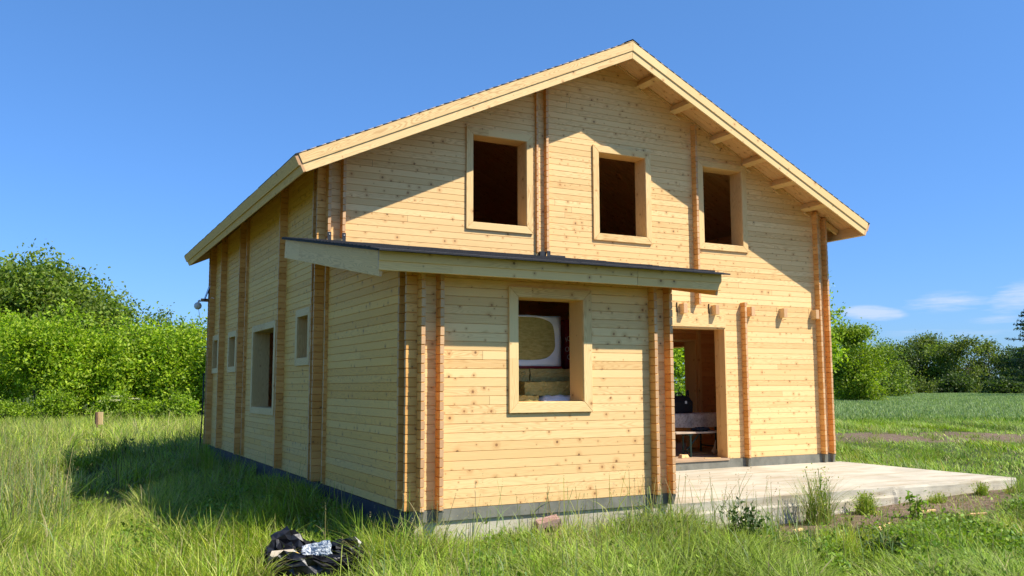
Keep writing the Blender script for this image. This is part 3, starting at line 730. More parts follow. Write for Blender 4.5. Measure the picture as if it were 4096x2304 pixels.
ACA = [(.250, .370, .015), (.310, .430, .020), (.185, .305, .014), (.370, .460, .038)]
WAL = [(.150, .230, .020), (.200, .275, .032), (.235, .300, .055), (.100, .165, .016)]
DRK = [(.055, .095, .018), (.085, .130, .022), (.045, .080, .016)]
OLI = [(.125, .170, .028), (.165, .200, .034), (.085, .125, .024)]
SPR = [(.040, .080, .030), (.060, .105, .040), (.030, .062, .024)]
def shrub_blobs(r, H, R, k=7):
    out = []
    for i in range(k):
        a = r.uniform(0, 2*PI); q = R*r.uniform(.15, .6); h = H*r.uniform(.22, .74)
        s = R*r.uniform(.42, .62); out.append((q*math.cos(a), q*math.sin(a), h, s, s, min(s*1.15, h*.95, (H-h)*.98)))
    out.append((0, 0, H*.76, R*.5, R*.5, H*.24)); return out
hedge = [(-130, 5.6, 'bright green acacia at the far left edge of the thicket, below the dark walnut'),
         (15, 5.4, 'bright green acacia in front of the walnut trunk at the left picture edge'),
         (140, 5.15, 'acacia between the left picture edge and the wooden post, under the walnut crown'),
         (265, 5.25, 'acacia standing directly left of the wooden post in the thicket'),
         (385, 4.75, 'acacia straight behind the wooden post with its pale board'),
         (500, 4.9, 'acacia just right of the wooden post in the thicket'),
         (610, 4.7, 'acacia midway between the wooden post and the house corner'),
         (715, 4.65, 'acacia one crown away from the rear house corner with the camera'),
         (815, 4.75, 'acacia touching the rear left house corner below the round camera'),
         (930, 4.9, 'acacia mostly hidden behind the left side wall of the house')]
for i, (px, H, lab) in enumerate(hedge):
    r = np.random.default_rng(100+i); d = 42.5+r.uniform(-1.5, 1.5)
    R = 1.35+.25*r.uniform()
    tree('acacia_tree', lab, 'tree', gp(px, d), H, shrub_blobs(r, H, R, 9), 10000, .165, ACA, .07, 200+i, .36, 'acacias in the thicket behind the meadow', stems=2, limbs=5, shell=.42)
def ragged_blobs(r, H, R, k=30):
    out = []
    for i in range(k):
        h = r.uniform(.06, .93); a = r.uniform(0, 2*PI); q = R*(1-abs(h-.42)*1.15)**.7*r.uniform(.35, 1.02); s = R*r.uniform(.15, .30); out.append((q*math.cos(a), q*math.sin(a), H*h, s*1.2, s*1.2, s*.62))
    return out
def big_blobs(r, H, R, k=14, low=.3):
    out = []
    for i in range(k):
        a = r.uniform(0, 2*PI); h = low+(1-low)*r.uniform(.12, .84); q = R*math.sqrt(max(.05, 1-((h-low)/(1-low)*2-.75)**2*.75))*r.uniform(.4, .8)
        s = R*r.uniform(.28, .42); out.append((q*math.cos(a), q*math.sin(a), H*h, s, s, s*.8))
    out.append((0, 0, H*.88, R*.4, R*.4, H*.12)); return out
r = np.random.default_rng(41)
tree('walnut_tree', 'large round walnut tree rising above the acacia thicket at left', 'tree', gp(80, 56), 9.5, big_blobs(r, 9.5, 5.7, 34, .2), 70000, .25, WAL, .32, 301, .5, limbs=14, shell=.35)
for i, (px, d, H, R, lab) in enumerate(((425, 60, 7.4, 2.6, 'darker broad tree at the right shoulder of the walnut'), (625, 58, 6.4, 1.5, 'slim tree whose top stands above the thicket left of the house'), (745, 60, 5.7, 1.9, 'dark tree crown peeping over the thicket near the house corner'))):
    r = np.random.default_rng(50+i); tree('broadleaf_tree', lab, 'tree', gp(px, d), H, big_blobs(r, H, R, 12, .3), 9000, .19, WAL, .16, 310+i, .4, 'trees behind the thicket', limbs=8)
for i, (px, d, H, R, pal, n, sz, lab) in enumerate((
    (3225, 66, 10.2, 3.2, ACA, 15000, .27, 'tall airy tree behind the house showing only leafy twigs past its right wall'),
    (3420, 92, 7.8, 2.9, [tuple(.72*v for v in c) for c in ACA], 20000, .24, 'bright feathery acacia beside the right corner of the house'),
    (3375, 100, 6.6, 3.0, ACA, 9000, .28, 'acacia half hidden by the right corner of the house'),
    (3525, 118, 7.0, 2.6, WAL, 8000, .30, 'mid green rounded tree just right of the bright acacia'),
    (3600, 178, 9.4, 4.6, DRK, 9000, .42, 'dark broad tree under the single white cloud'),
    (3690, 186, 12.2, 4.4, OLI, 9500, .42, 'highest tree in the middle of the far field edge'),
    (3770, 176, 9.6, 3.8, WAL, 9000, .40, 'green tree right of the highest tree on the field edge'),
    (3860, 170, 10.6, 3.6, OLI, 6500, .42, 'loose crowned tree with a bare trunk standing alone at the field edge'),
    (3965, 182, 11.0, 3.8, OLI, 8500, .42, 'yellowish green tree left of the dark conifer'),
    (4060, 172, 8.6, 4.6, DRK, 9000, .42, 'dark green tree at the foot of the conifer near the right picture edge'))):
    r = np.random.default_rng(70+i); tree('broadleaf_tree', lab, 'tree', gp(px, d), H, ragged_blobs(r, H, R*1.08, 34) if i in (1, 2, 3, 5, 7, 8) else big_blobs(r, H, R, 16, .14), n, sz, pal, .22 if d > 100 else .15, 330+i, .5 if d < 110 else .8, 'trees along the right edge of the field', limbs=9, shell=.5)
tree('acacia_tree', 'acacia behind the house seen only through the doorway and the far window', 'tree', gp(2716, 40), 5.6, shrub_blobs(np.random.default_rng(5), 5.6, 2.4, 10), 9000, .16, ACA, .1, 399, .3, 'acacias beside the house', limbs=5, shell=.5)
def conifer(base, H, R, seed):
    r = np.random.default_rng(seed); x, y = base; root = empty('conifer_tree', (x, y, float(gz(x, y))), 'tall dark conifer with level boughs at the right picture edge', 'tree')
    mb = MB(); mb.tube([(0, 0, -.2), (0, 0, H*.6), (0, 0, H)], [.32, .18, .02], 8); Ps = []
    for k in range(90):
        h = H*(.12+.86*r.uniform()**.9); L = R*(1-h/H)**.75*r.uniform(.65, 1.1)+.2; a = r.uniform(0, 2*PI)
        e = Vector((L*math.cos(a), L*math.sin(a), h+L*.10)); mb.tube([(0, 0, h), e*.5+Vector((0, 0, h*.5-.05)), e], [.06, .035, .01], 5)
        n = int(90*L/R)+25; t = r.uniform(.12, 1, n)[:, None]
        p = np.array([0, 0, h])*(1-t)+np.array(e)*t+r.normal(size=(n, 3))*np.array([.42, .42, .14])*(1-.5*t); Ps.append(p)
    mb.build('trunk', M_bark, root, smooth=True)
    P = np.concatenate(Ps); V, F = leaf_quads(P, .48, r, .8, .35); c = np.array(SPR)[r.integers(3, size=len(P))]
    np_mesh('crown', V, F, M_leaf, np.repeat(c, 4, 0), root, smooth=False)
conifer(gp(4160, 128), 13.4, 8.0, 9)
for i, (px, d, lab) in enumerate(((3575, 150, 'low bush at the field edge under the dark broad tree'), (4030, 150, 'low bush in front of the dark tree near the conifer'), (3640, 165, 'shaded bush filling the gap left of the highest tree'), (3820, 165, 'shaded bush filling the gap left of the bare trunk'))):
    r = np.random.default_rng(90+i); fh = r.uniform(1.8, 3.2); tree('field_bush', lab, 'bush', gp(px, d), fh, shrub_blobs(r, fh, 3.6, 8), 4200, .42, DRK if i % 2 else OLI, .08, 360+i, .6, 'bushes along the field edge', stems=2, limbs=3, shell=.45)
for i, (px, d, h, w, lab) in enumerate(((60, 39.8, 1.0, 1.2, 'low leafy bush in front of the acacias at the left picture edge'), (235, 39.5, 1.35, .9, 'low leafy bush in front of the acacias left of the wooden post'), (470, 39, 1.5, 1.0, 'elder bush with pale flower heads right of the wooden post'), (590, 39.8, 1.0, 1.1, 'low bush in front of the acacias halfway to the house'), (715, 39.3, 1.3, .9, 'low bush in front of the acacias beside the house corner'))):
    r = np.random.default_rng(120+i); t_ = tree('bush', lab, 'bush', gp(px, d), h, shrub_blobs(r, h, w, 6), 4200, .12, ACA[:3]+WAL[:2], .03, 380+i, .2, 'bushes at the foot of the thicket', stems=3, limbs=3, shell=.4)
    if 'elder' in lab:
        for q in range(5):
            a = r.uniform(0, 2*PI); P = np.array([.7*math.cos(a)+.1, -.6*abs(math.sin(a))-.2, 1.05+.4*r.uniform()])+r.normal(size=(60, 3))*np.array([.11, .11, .02]); V, F = leaf_quads(P, .05, r, 2, .9)
            np_mesh('flower_head', V, F, M_leaf, np.full((len(V), 3), (.62, .60, .38)), t_, smooth=False)

# ------------------------------------------------------------------ grass
def blades(P, H, Wd, lean, tint, r, segs=3, tipw=.12, curl=1.0, flow=None):
    n = len(P); a = r.uniform(0, 2*PI, n) if flow is None else flow+r.normal(0, 1.0, n); w = np.stack([np.cos(a), np.sin(a), np.zeros(n)], 1)
    b_ = a+PI/2+r.normal(0, .5, n); bd = np.stack([np.cos(b_), np.sin(b_), np.zeros(n)], 1)
    V = np.empty((n, segs+1, 2, 3)); 
    for i in range(segs+1):
        t = i/segs; c = P+np.array([0, 0, 1.])*(H*(t-.35*lean*curl*t*t))[:, None]+bd*(H*lean*t**1.7)[:, None]
        wd = (Wd*(.8+.6*t-1.4*t*t+tipw*t)*.5)[:, None]; V[:, i, 0] = c-w*wd; V[:, i, 1] = c+w*wd
    base = (np.arange(n)*(segs+1)*2)[:, None]; F = []
    for i in range(segs): F.append(base+np.array([2*i, 2*i+1, 2*i+3, 2*i+2]))
    return V.reshape(-1, 3), np.stack(F, 1).reshape(-1, 4), np.repeat(tint, (segs+1)*2, 0)
def blocked(x, y):
    """on the house or the slab, or hidden behind the house by more than a metre"""
    on = ((x > -.03) & (x < XR+.05) & (y > -.03) & (y < YB+.05)) | ((x > -.03) & (x < XA+.02) & (y > YA-.015) & (y < 0)) | ((x > 3.1) & (x < 9.70) & (y > -3.40) & (y < 0.1))
    def seg(x0, x1, y0, y1):
        dx, dy = x-CAM.x, y-CAM.y
        tx0, tx1 = (x0-CAM.x)/dx, (x1-CAM.x)/dx; ty0, ty1 = (y0-CAM.y)/dy, (y1-CAM.y)/dy
        lo = np.maximum(np.minimum(tx0, tx1), np.minimum(ty0, ty1)); hi = np.minimum(np.maximum(tx0, tx1), np.maximum(ty0, ty1))
        return (lo < hi) & (hi > 0) & (lo < 1)
    with np.errstate(divide='ignore', invalid='ignore'):
        return on | seg(1.6, 8.0, 1.2, 7.6) | seg(1.0, 2.2, -2.4, 0)
def scatter(d0, d1, n, r, amin=-34, amax=34):
    d = np.sqrt(r.uniform(d0*d0, d1*d1, n)); a = YAW+np.radians(r.uniform(amin, amax, n))
    x = CAM.x+d*np.sin(a); y = CAM.y+d*np.cos(a); k = ~blocked(x, y); return x[k], y[k], d[k]
PAL_L = np.array([(.275, .350, .030), (.340, .395, .045), (.205, .310, .024), (.390, .410, .085), (.150, .250, .020)])   # pale meadow
PAL_G = np.array([(.165, .290, .022), (.205, .330, .028), (.250, .345, .036), (.105, .205, .018), (.300, .360, .065)])   # lush
PAL_B = np.array([(.200, .300, .105), (.245, .345, .125), (.290, .370, .150)])                                            # bluish crop
STRAW = np.array([(.36, .30, .14), (.30, .25, .11), (.26, .25, .10)])
def lawn(name, label, d0, d1, n, seed, wmul, hmul=1.0, segs=3):
    r = np.random.default_rng(seed); x, y, d = scatter(d0, d1, n, r, -40, 43)
    s = soil_mask(x, y); cl = .5+.5*wob(x*1.3, y*1.3, 2.1); keep = (r.uniform(size=len(x)) > s*np.where(x > 12, .95, .93)) & (r.uniform(size=len(x)) < .55+.6*cl); x, y, d, cl, s = x[keep], y[keep], d[keep], cl[keep], s[keep]
    left = sstep(.5, -2.2, x+.25*wob(x, y, .8)); left = np.where(y > 9.3, sstep(14, 6, x), left)
    front = sstep(4.6, 3.6, x)*(1-left)*(y < -3.3); 
    p1 = wob(x+3, y-8, 1.25); p2 = wob(x+13, y-5, 2.3); p3 = wob(x-21, y+9, .55)
    h = .20+.24*left+.11*front+.05*(d > 30); h = h*(.55+.75*cl)*(1+.5*p1)*r.uniform(.45, 1.35, len(x))*hmul
    near_slab = (y < -3.3) & (y > -5.0+.3*p1) & (x > 3.35) & (x < 10); h = np.where(near_slab, h*.34, h)
    h = np.where((d > 19) & (x > 12), h*(.62+.25*sstep(30, 38, d)), h)
    pq = at(392, 1544, 33.0); lx, ly = pq.x-CAM.x, pq.y-CAM.y; ll = math.hypot(lx, ly); al = ((x-CAM.x)*lx+(y-CAM.y)*ly)/ll; ac = np.abs((x-CAM.x)*ly-(y-CAM.y)*lx)/ll
    h = np.where((ac < .5) & (al > 23) & (al < 34), h*.26, h)
    pk_ = (ac < .30) & (al > 31.2) & (al < 33.3); drop = pk_ & (r.uniform(size=len(x)) < .85)
    pq = at(1245, 1544, 8.5); lx, ly = pq.x-CAM.x, pq.y-CAM.y; ll = math.hypot(lx, ly); al = ((x-CAM.x)*lx+(y-CAM.y)*ly)/ll; ac = ((x-CAM.x)*ly-(y-CAM.y)*lx)/ll
    h = np.where((np.abs(ac) < .55) & (al > 6.0) & (al < 8.95), h*.30, h)
    h = np.where((np.abs(ac-1.2) < .7) & (al > 5.5) & (al < 8.0), h*.8, h)
    shade = (x > -2.6) & (x < .1) & (y > -3.4) & (y < 9); h = np.where(shade, h*(.72+.5*(x > -.5)), h)
    h = np.where((x > -5) & (x <= -2.2) & (y > -3.2) & (y < 9), h*.68, h)
    hugging = (y < -3.45) & (y > -3.9) & (x < 3.3); h = np.where(hugging, h*.95, h)
    pick = r.integers(5, size=len(x)); tl = PAL_L[pick]; tg = PAL_G[pick]; mixw = np.clip(left+.42*front+.25*wob(x, y, .5), 0, 1)[:, None]
    tint = tl*mixw+tg*(1-mixw); dry = r.uniform(size=len(x)) < .06+.06*left+.22*sstep(.25, .8, p2); tint[dry] = STRAW[r.integers(3, size=dry.sum())]
    tint = tint*np.clip(r.normal(1, .34, (len(x), 1)), .35, 2)*(1+.28*p2+.16*p3)[:, None]; tint = np.clip(tint, .01, .6)
    w_keep = np.where(drop, 0.0, 1.0)
    P = np.stack([x, y, gz(x, y)-.02], 1); flow = 3.2*wob(x, y, .9)+1.2*wob(x, y, 2.6); w = (.0065+.0065*r.uniform(size=len(x)))*wmul*w_keep; h = h*np.maximum(w_keep, .05)
    V, F, T_ = blades(P, h, w, np.clip(r.normal(.85-.22*left, .3, len(x)), .05, 1.4), tint, r, segs, flow=flow)
    tag(np_mesh(name, V, F, M_grass, T_), label, 'grass', kind='stuff')
lawn('meadow_grass', 'uncut mixed grass round the house in the foreground', 4.6, 14.5, 275000, 21, 1.0)
lawn('meadow_grass', 'longer meadow grass around the far sides of the house', 14.3, 42, 240000, 22, 2.1, 1.1, 2)
def far_field():
    r = np.random.default_rng(23); x, y, d = scatter(38, 210, 280000, r, 13, 33); n = len(x)
    crop = sstep(44, 55, d)[:, None]; pick = r.integers(3, size=n); tint = PAL_B[pick]*crop+PAL_G[r.integers(5, size=n)]*(1-crop); tint = np.clip(tint*r.normal(1, .18, (n, 1)), .01, .5)
    P = np.stack([x, y, gz(x, y)-.03], 1); V, F, T_ = blades(P, r.uniform(.18, .42, n)*(.55+.45*sstep(41, 75, d)), .020+d*.0005, np.clip(r.normal(.35, .2, n), .05, .9), tint, r, 2)
    tag(np_mesh('field_crop', V, F, M_grass, T_), 'bluish green young crop covering the far field at right', 'crop', kind='stuff')
    x, y, d = scatter(41, 60, 60000, r, -33, -12); n = len(x); tint = PAL_L[r.integers(5, size=n)]*r.normal(1, .15, (n, 1)); P = np.stack([x, y, gz(x, y)-.03], 1)
    V, F, T_ = blades(P, r.uniform(.3, .6, n), .022+d*.0005, np.clip(r.normal(.4, .2, n), .05, .9), np.clip(tint, .01, .5), r, 2)
    tag(np_mesh('meadow_grass', V, F, M_grass, T_), 'pale grass at the foot of the acacia thicket', 'grass', kind='stuff')
far_field()
def stalks(name, label, x, y, h, seed, blue=.42, w=.0050):
    """seed-bearing stems: a thin stem with a narrow head and a couple of drooping leaves"""
    r = np.random.default_rng(seed); n = len(x); P = np.stack([x, y, gz(x, y)-.02], 1)
    tint = np.where(r.uniform(size=(n, 1)) < blue, PAL_B[r.integers(3, size=n)]*.85, np.where(r.uniform(size=(n, 1)) < .45, STRAW[r.integers(3, size=n)], PAL_L[r.integers(5, size=n)]))
    ln = np.clip(np.abs(r.normal(.16, .14, n)), 0, .6); rs = int(r.integers(1e9))
    V1, F1, T1 = blades(P, h, np.full(n, w), ln, tint, np.random.default_rng(rs), 5, .9)
    # heads
    q = V1.reshape(n, 6, 2, 3).mean(2); tip, pre = q[:, 5], q[:, 4]; dr_ = tip-pre; dr_ /= np.linalg.norm(dr_, axis=1, keepdims=True)
    k = 9; t = r.uniform(-.02, .09, (n, k, 1)); HP = (tip[:, None]+dr_[:, None]*t+r.normal(size=(n, k, 3))*.004).reshape(-1, 3)
    V2, F2 = leaf_quads(HP, .016, r, 0, .3); T2 = np.repeat(np.repeat(np.clip(STRAW[r.integers(3, size=n)]*.9, 0, 1), k, 0), 4, 0)
    V3, F3, T3 = blades(np.concatenate([q[:, 1], q[:, 2]]), np.concatenate([h, h])*.38, np.full(2*n, w*2.1), np.clip(r.normal(.8, .25, 2*n), .3, 1.4), np.concatenate([tint, tint]), r, 3)
    V = np.concatenate([V1, V2, V3]); F = np.concatenate([F1, F2+len(V1), F3+len(V1)+len(V2)]); T_ = np.concatenate([T1, T2, T3])
    tag(np_mesh(name, V, F, M_grass, T_), label, 'grass', kind='stuff')
def patch(n, x0, x1, y0, y1, r):
    x = r.uniform(x0, x1, n); y = r.uniform(y0, y1, n); k = ~blocked(x, y)
    pq = at(392, 1544, 33.0); lx, ly = pq.x-CAM.x, pq.y-CAM.y; ll = math.hypot(lx, ly); al = ((x-CAM.x)*lx+(y-CAM.y)*ly)/ll; ac = np.abs((x-CAM.x)*ly-(y-CAM.y)*lx)/ll
    k &= ~((ac < .7) & (al > 15) & (al < 33.4)); return x[k], y[k]
r = np.random.default_rng(31)
A1 = patch(190, -.3, 4.2, -4.6, -3.5, r); A2 = patch(150, -1.2, 4.5, -6.2, -4.4, r); A3 = patch(900, -9, -3.2, -4, 12, r); A4 = patch(620, -5.2, -3.0, -1, 4.5, r); A5 = patch(120, -.9, -.05, -3.3, 8, r); A6 = patch(160, 4.4, 11, -7, -4.2, r); A7 = patch(800, -14, 0, 9, 26, r)
X_ = np.concatenate([a[0] for a in (A1, A2, A3, A4, A5, A6, A7)]); Y_ = np.concatenate([a[1] for a in (A1, A2, A3, A4, A5, A6, A7)])
hh = np.concatenate([r.uniform(.42, .82, len(A1[0])), r.uniform(.35, .6, len(A2[0])), r.uniform(.5, .95, len(A3[0])), r.uniform(.6, 1.0, len(A4[0])), r.uniform(.3, .6, len(A5[0])), r.uniform(.25, .42, len(A6[0])), r.uniform(.6, 1.0, len(A7[0]))])
stalks('seed_grass', 'thin straw coloured seed stems standing above the grass', X_, Y_, hh, 32)

def tall_grass():
    r = np.random.default_rng(61); T = []
    def more(n, x0, x1, y0, y1, h0, h1, nb, R0=.10): 
        x, y = patch(n, x0, x1, y0, y1, r); T.extend((a, b, r.uniform(h0, h1), int(nb*r.uniform(.6, 1.4)), R0*r.uniform(.6, 1.5)) for a, b in zip(x, y))
    more(46, -.55, -.04, -3.4, 8.8, .30, .58, 60); more(60, -1.9, -.4, -3.0, 8.5, .20, .46, 60, .16); more(22, -.1, 3.3, -3.95, -3.55, .25, .46, 45, .08)
    more(70, -8, -3.2, -3.5, 9, .38, .72, 60, .14); more(40, -1.0, 4.2, -5.6, -3.9, .2, .42, 70, .12); more(60, 4.0, 11, -7.2, -4.3, .14, .30, 80, .14); more(6, 4.6, 9.8, -4.4, -3.7, .10, .22, 40, .07)
    more(50, 9.8, 16, -5, 4, .18, .36, 70, .16); more(40, 12, 26, 0, 12, .2, .42, 60, .22); more(70, -14, 0, 9, 30, .45, .8, 60, .25)
    Ps, Hs, Ts, Ls, Ws = [], [], [], [], []
    for x, y, h, nb, R0 in T:
        a = r.uniform(0, 2*PI, nb); q = R0*np.sqrt(r.uniform(0, 1, nb)); px_, py_ = x+q*np.cos(a), y+q*np.sin(a); k = ~blocked(px_, py_); nb = int(k.sum())
        if not nb: continue
        px_, py_ = px_[k], py_[k]; Ps.append(np.stack([px_, py_, gz(px_, py_)-.02], 1)); Hs.append(h*r.uniform(.4, 1.1, nb)); pal = (PAL_L, PAL_G, PAL_L, PAL_G)[int(r.integers(4))]; base_ = pal[int(r.integers(len(pal)))]
        t = base_*r.normal(1, .18, (nb, 1)); d_ = r.uniform(size=nb) < .14; t[d_] = STRAW[r.integers(3, size=d_.sum())]; Ts.append(t); Ls.append(r.normal(.55, .3, nb)); Ws.append(np.full(nb, .0075 if y < 9 else .016)*r.uniform(.6, 1.4, nb))
    V, F, T_ = blades(np.concatenate(Ps), np.concatenate(Hs), np.concatenate(Ws), np.clip(np.concatenate(Ls), .05, 1.3), np.clip(np.concatenate(Ts), .01, .6), r, 4)
    tag(np_mesh('tall_grass', V, F, M_grass, T_), 'taller grass bunches scattered through the meadow and along the walls', 'grass', kind='stuff')
    # small broad leaves between the blades
    x, y, d = scatter(5.2, 14, 210000, r); p2 = wob(x+13, y-5, 2.3)+.5*wob(x*2, y*2, 3.0); s = soil_mask(x, y); left = sstep(.5, -2.2, x); k = (p2 < .0) & (r.uniform(size=len(x)) > .8*s) & (r.uniform(size=len(x)) > .45*left); k &= ~((y > -4.7+.3*p2) & (x > 3.3) & (x < 9.9) & (r.uniform(size=len(x)) < .85))
    bgp = at(1245, 1544, 8.55); k &= ~((np.hypot(x-bgp.x, y-bgp.y) < .75) | ((np.abs((x-CAM.x)*(bgp.y-CAM.y)-(y-CAM.y)*(bgp.x-CAM.x)) < .6*8.5) & (y < bgp.y)))
    x, y = x[k], y[k]; n = len(x)
    P = np.stack([x, y, gz(x, y)+np.abs(r.normal(0, .085, n))+.01], 1); V, F = leaf_quads(P, .048, r, 1.0, .6); pal = np.concatenate([PAL_G[:4], PAL_G[:2]*.6]); t = pal[r.integers(len(pal), size=n)]*r.normal(1, .18, (n, 1))
    tag(np_mesh('weed_cover', V, F, M_grass, np.repeat(np.clip(t, .01, .6), 4, 0), smooth=False), 'low broad leaved weeds growing between the grass', 'weeds', kind='stuff')
    x, y = patch(9000, -3.2, 10.5, -7, -3.45, r); k = r.uniform(size=len(x)) < np.maximum(soil_mask(x, y), .12); x, y = x[k], y[k]; n = len(x)
    P = np.stack([x, y, gz(x, y)+.012], 1); V, F = leaf_quads(P, .05, r, 2.5, .22); t = np.concatenate([STRAW, STRAW*.6, STRAW*1.2])[r.integers(9, size=n)]
    tag(np_mesh('dry_litter', V, F, M_grass, np.repeat(np.clip(t, .01, .6), 4, 0), smooth=False), 'dry straw and dead leaves lying on the soil before the slab', 'litter', kind='stuff')
tall_grass()

# ------------------------------------------------------------------ single weeds
def weed(name, label, x, y, h, R, seed, nb=0, ns=0, leaf=0.0, nl=0, pal=PAL_G, up=.3, width=.008, lean=.5, straw=.1, cat='weed'):
    r = np.random.default_rng(seed); Vs, Fs, Ts = [], [], []; b = 0; z = float(gz(x, y))
    def put(V, F, T_):
        nonlocal b
        Vs.append(V); Fs.append(F+b); Ts.append(T_); b += len(V)
    if nb:
        a = r.uniform(0, 2*PI, nb); q = R*np.sqrt(r.uniform(0, 1, nb)); P = np.stack([q*np.cos(a), q*np.sin(a), np.full(nb, -.02)], 1)
        t = pal[r.integers(len(pal), size=nb)]*r.normal(1, .15, (nb, 1)); k = r.uniform(size=nb) < straw; t[k] = STRAW[r.integers(3, size=k.sum())]
        put(*blades(P, h*r.uniform(.45, 1.05, nb), np.full(nb, width)*r.uniform(.7, 1.3, nb), np.clip(r.normal(lean, .25, nb), .05, 1.3), np.clip(t, .01, .6), r, 4))
    for s in range(ns):
        a = r.uniform(0, 2*PI); q = R*.5*r.uniform(); hs_ = h*r.uniform(.6, 1.05); o = np.array([q*math.cos(a), q*math.sin(a), -.02]); tip = o+np.array([R*.8*math.cos(a)*r.uniform(), R*.8*math.sin(a)*r.uniform(), hs_])
        put(*blades(o[None], np.array([hs_]), np.array([.009]), np.array([.15]), pal[:1]*.9, r, 4, .8))
        t = r.uniform(.12, 1, nl)[:, None]; P = o*(1-t)+tip*t+r.normal(size=(nl, 3))*np.array([.05, .05, .02]); V, F = leaf_quads(P, leaf, r, up, .45); put(V, F, np.repeat(np.clip(pal[r.integers(len(pal), size=nl)]*r.normal(1, .15, (nl, 1)), .01, .5), 4, 0))
    o = np_mesh(name, np.concatenate(Vs), np.concatenate(Fs), M_grass, np.concatenate(Ts), None, None, False); o.location = (x, y, z)
    return tag(o, label, cat)
PAL_D = np.array([(.035, .075, .018), (.05, .095, .02), (.07, .115, .025)])
def wp(px, py): p = hit(px, py, 'Z', -.45); return p.x, p.y
weed('tall_weed', 'tall dry topped weed clump growing against the front of the concrete slab', 5.25, -3.72, .74, .17, 1, nb=340, ns=10, leaf=.035, nl=30, pal=np.concatenate([PAL_G, PAL_L]), straw=.35, lean=.42, width=.006)
weed('leafy_weed', 'low light green leafy weed beside the tall clump at the slab', 6.15, -3.66, .30, .13, 2, nb=220, ns=24, leaf=.03, nl=34, pal=PAL_L)
weed('leafy_weed', 'sparse pale weed in front of the slab right of its crack', 7.55, -3.66, .15, .12, 3, nb=160, ns=12, leaf=.025, nl=20, pal=PAL_L)
weed('leafy_weed', 'small pale weed near the right end of the slab front', 8.55, -3.62, .22, .09, 4, nb=190, ns=12, leaf=.025, nl=24, pal=PAL_L)
weed('young_plant', 'small upright broad leaved seedling on the bare soil before the slab', 6.35, -4.25, .34, .1, 5, ns=6, leaf=.09, nl=14, pal=PAL_G, up=1)
weed('thistle', 'dark spiky branching weed before the corner of slab and annex', 3.45, -4.45, .50, .2, 6, ns=12, leaf=.06, nl=34, pal=PAL_D)
weed('grass_tuft', 'dense bright grass tuft at the left front corner of the annex', -.30, -3.92, .60, .38, 7, nb=820, pal=PAL_L, lean=.75, straw=.2, width=.009, cat='grass tuft')
weed('grass_tuft', 'arching long grass tuft at the edge of the house shadow', -2.0, -2.55, .62, .22, 8, nb=260, pal=np.concatenate([PAL_L, PAL_G]), lean=.7, width=.008, cat='grass tuft')
weed('grass_tuft', 'small grass tuft directly left of the black rubbish bag', -1.62, -3.70, .40, .16, 9, nb=190, pal=PAL_L, lean=.8, straw=.25, cat='grass tuft')
weed('grass_tuft', 'dark green grass tuft at the right end of the slab front', 9.25, -3.95, .36, .34, 10, nb=420, pal=PAL_G, lean=.6, cat='grass tuft')
weed('leafy_weed', 'dark leafy weed in the grass of the lower right foreground', 4.1, -5.7, .24, .22, 11, ns=20, leaf=.06, nl=22, pal=PAL_D)
weed('leafy_weed', 'dark upright weed at the far edge of the house shadow on the meadow', -1.6, 10.6, .62, .16, 12, nb=40, ns=9, leaf=.07, nl=22, pal=PAL_D)

# ------------------------------------------------------------------ things outside
# wooden post with a board
p = at(392, 1544, 33.0); pz = float(gz(p.x, p.y))
post = empty('wooden_post', (p.x, p.y, pz), 'short round wooden post with a pale board fixed behind it in the meadow', 'post', rz=-YAW)
M_post = plain('old_post', (.085, .045, .028), (.17, .10, .06), 12, .9, .5, .01)
mb = MB(); mb.tube([(0, 0, -.2), (.01, 0, .4), (-.005, 0, .86)], [.062, .058, .052], 12); mb.build('post', M_post, post, smooth=False)
board('sign_board', (-.09, .095, .40), (0, 0, 1), (1, 0, 0), .46, .29, -.03, parent=post)
# round surveillance camera with a solar panel on the rear corner
cam = empty('security_camera', (-.12, 9.06, 3.18), 'white ball camera with small solar panel on the rear left corner of the house', 'camera')
M_white = plain('white_plastic', (.62, .62, .60), (.72, .72, .70), 6, .4, 0); M_pan = plain('solar_panel', (.02, .03, .06), (.03, .05, .09), 6, .2, 0)
mb = MB(); mb.box((-.16, -.03, -.02), (0.0, .03, .05)); mb.build('bracket', plain('bracket_wood', (.42, .24, .12), (.5, .3, .15), 6, .7, 0), cam, bevel=.008)
mb = MB(); mb.ball((-.22, 0, -.12), .085, 16, 12); mb.tube([(-.17, 0, 0), (-.215, 0, -.02), (-.22, 0, -.06)], .025, 8); mb.build('camera_ball', M_white, cam, smooth=True)
mb = MB(); mb.add([(-.10, -.10, .0), (.02, -.13, .36), (.02, .13, .36), (-.10, .10, .0), (-.085, -.10, -.005), (.035, -.13, .355), (.035, .13, .355), (-.085, .10, -.005)], [(0, 1, 2, 3), (7, 6, 5, 4), (0, 4, 5, 1), (1, 5, 6, 2), (2, 6, 7, 3), (3, 7, 4, 0)]); mb.build('solar_panel', M_pan, cam)
mb = MB(); mb.tube([(-.2, 0, -.2), (-.17, -.01, -.4), (-.10, -.01, -.52), (-.02, 0, -.5)], .006, 5); mb.tube([(0, -.02, .02), (.03, -.3, .05), (.05, -.45, .02)], .006, 5); mb.build('cable', M_white, cam)
# black pipe leaning on the rear corner
mb = MB(); mb.tube([(-.15, 9.12, 1.55), (-.15, 9.12, .9), (-.17, 9.1, .3), (-.20, 9.06, -.2), (-.23, 9.02, -.6)], [.012, .014, .015, .016, .016], 8)
tag(mb.build('black_hose', plain('black_rubber', (.012, .012, .016), (.03, .03, .04), 20, .5), smooth=True), 'black hose hanging down the rear left corner of the house', 'hose')

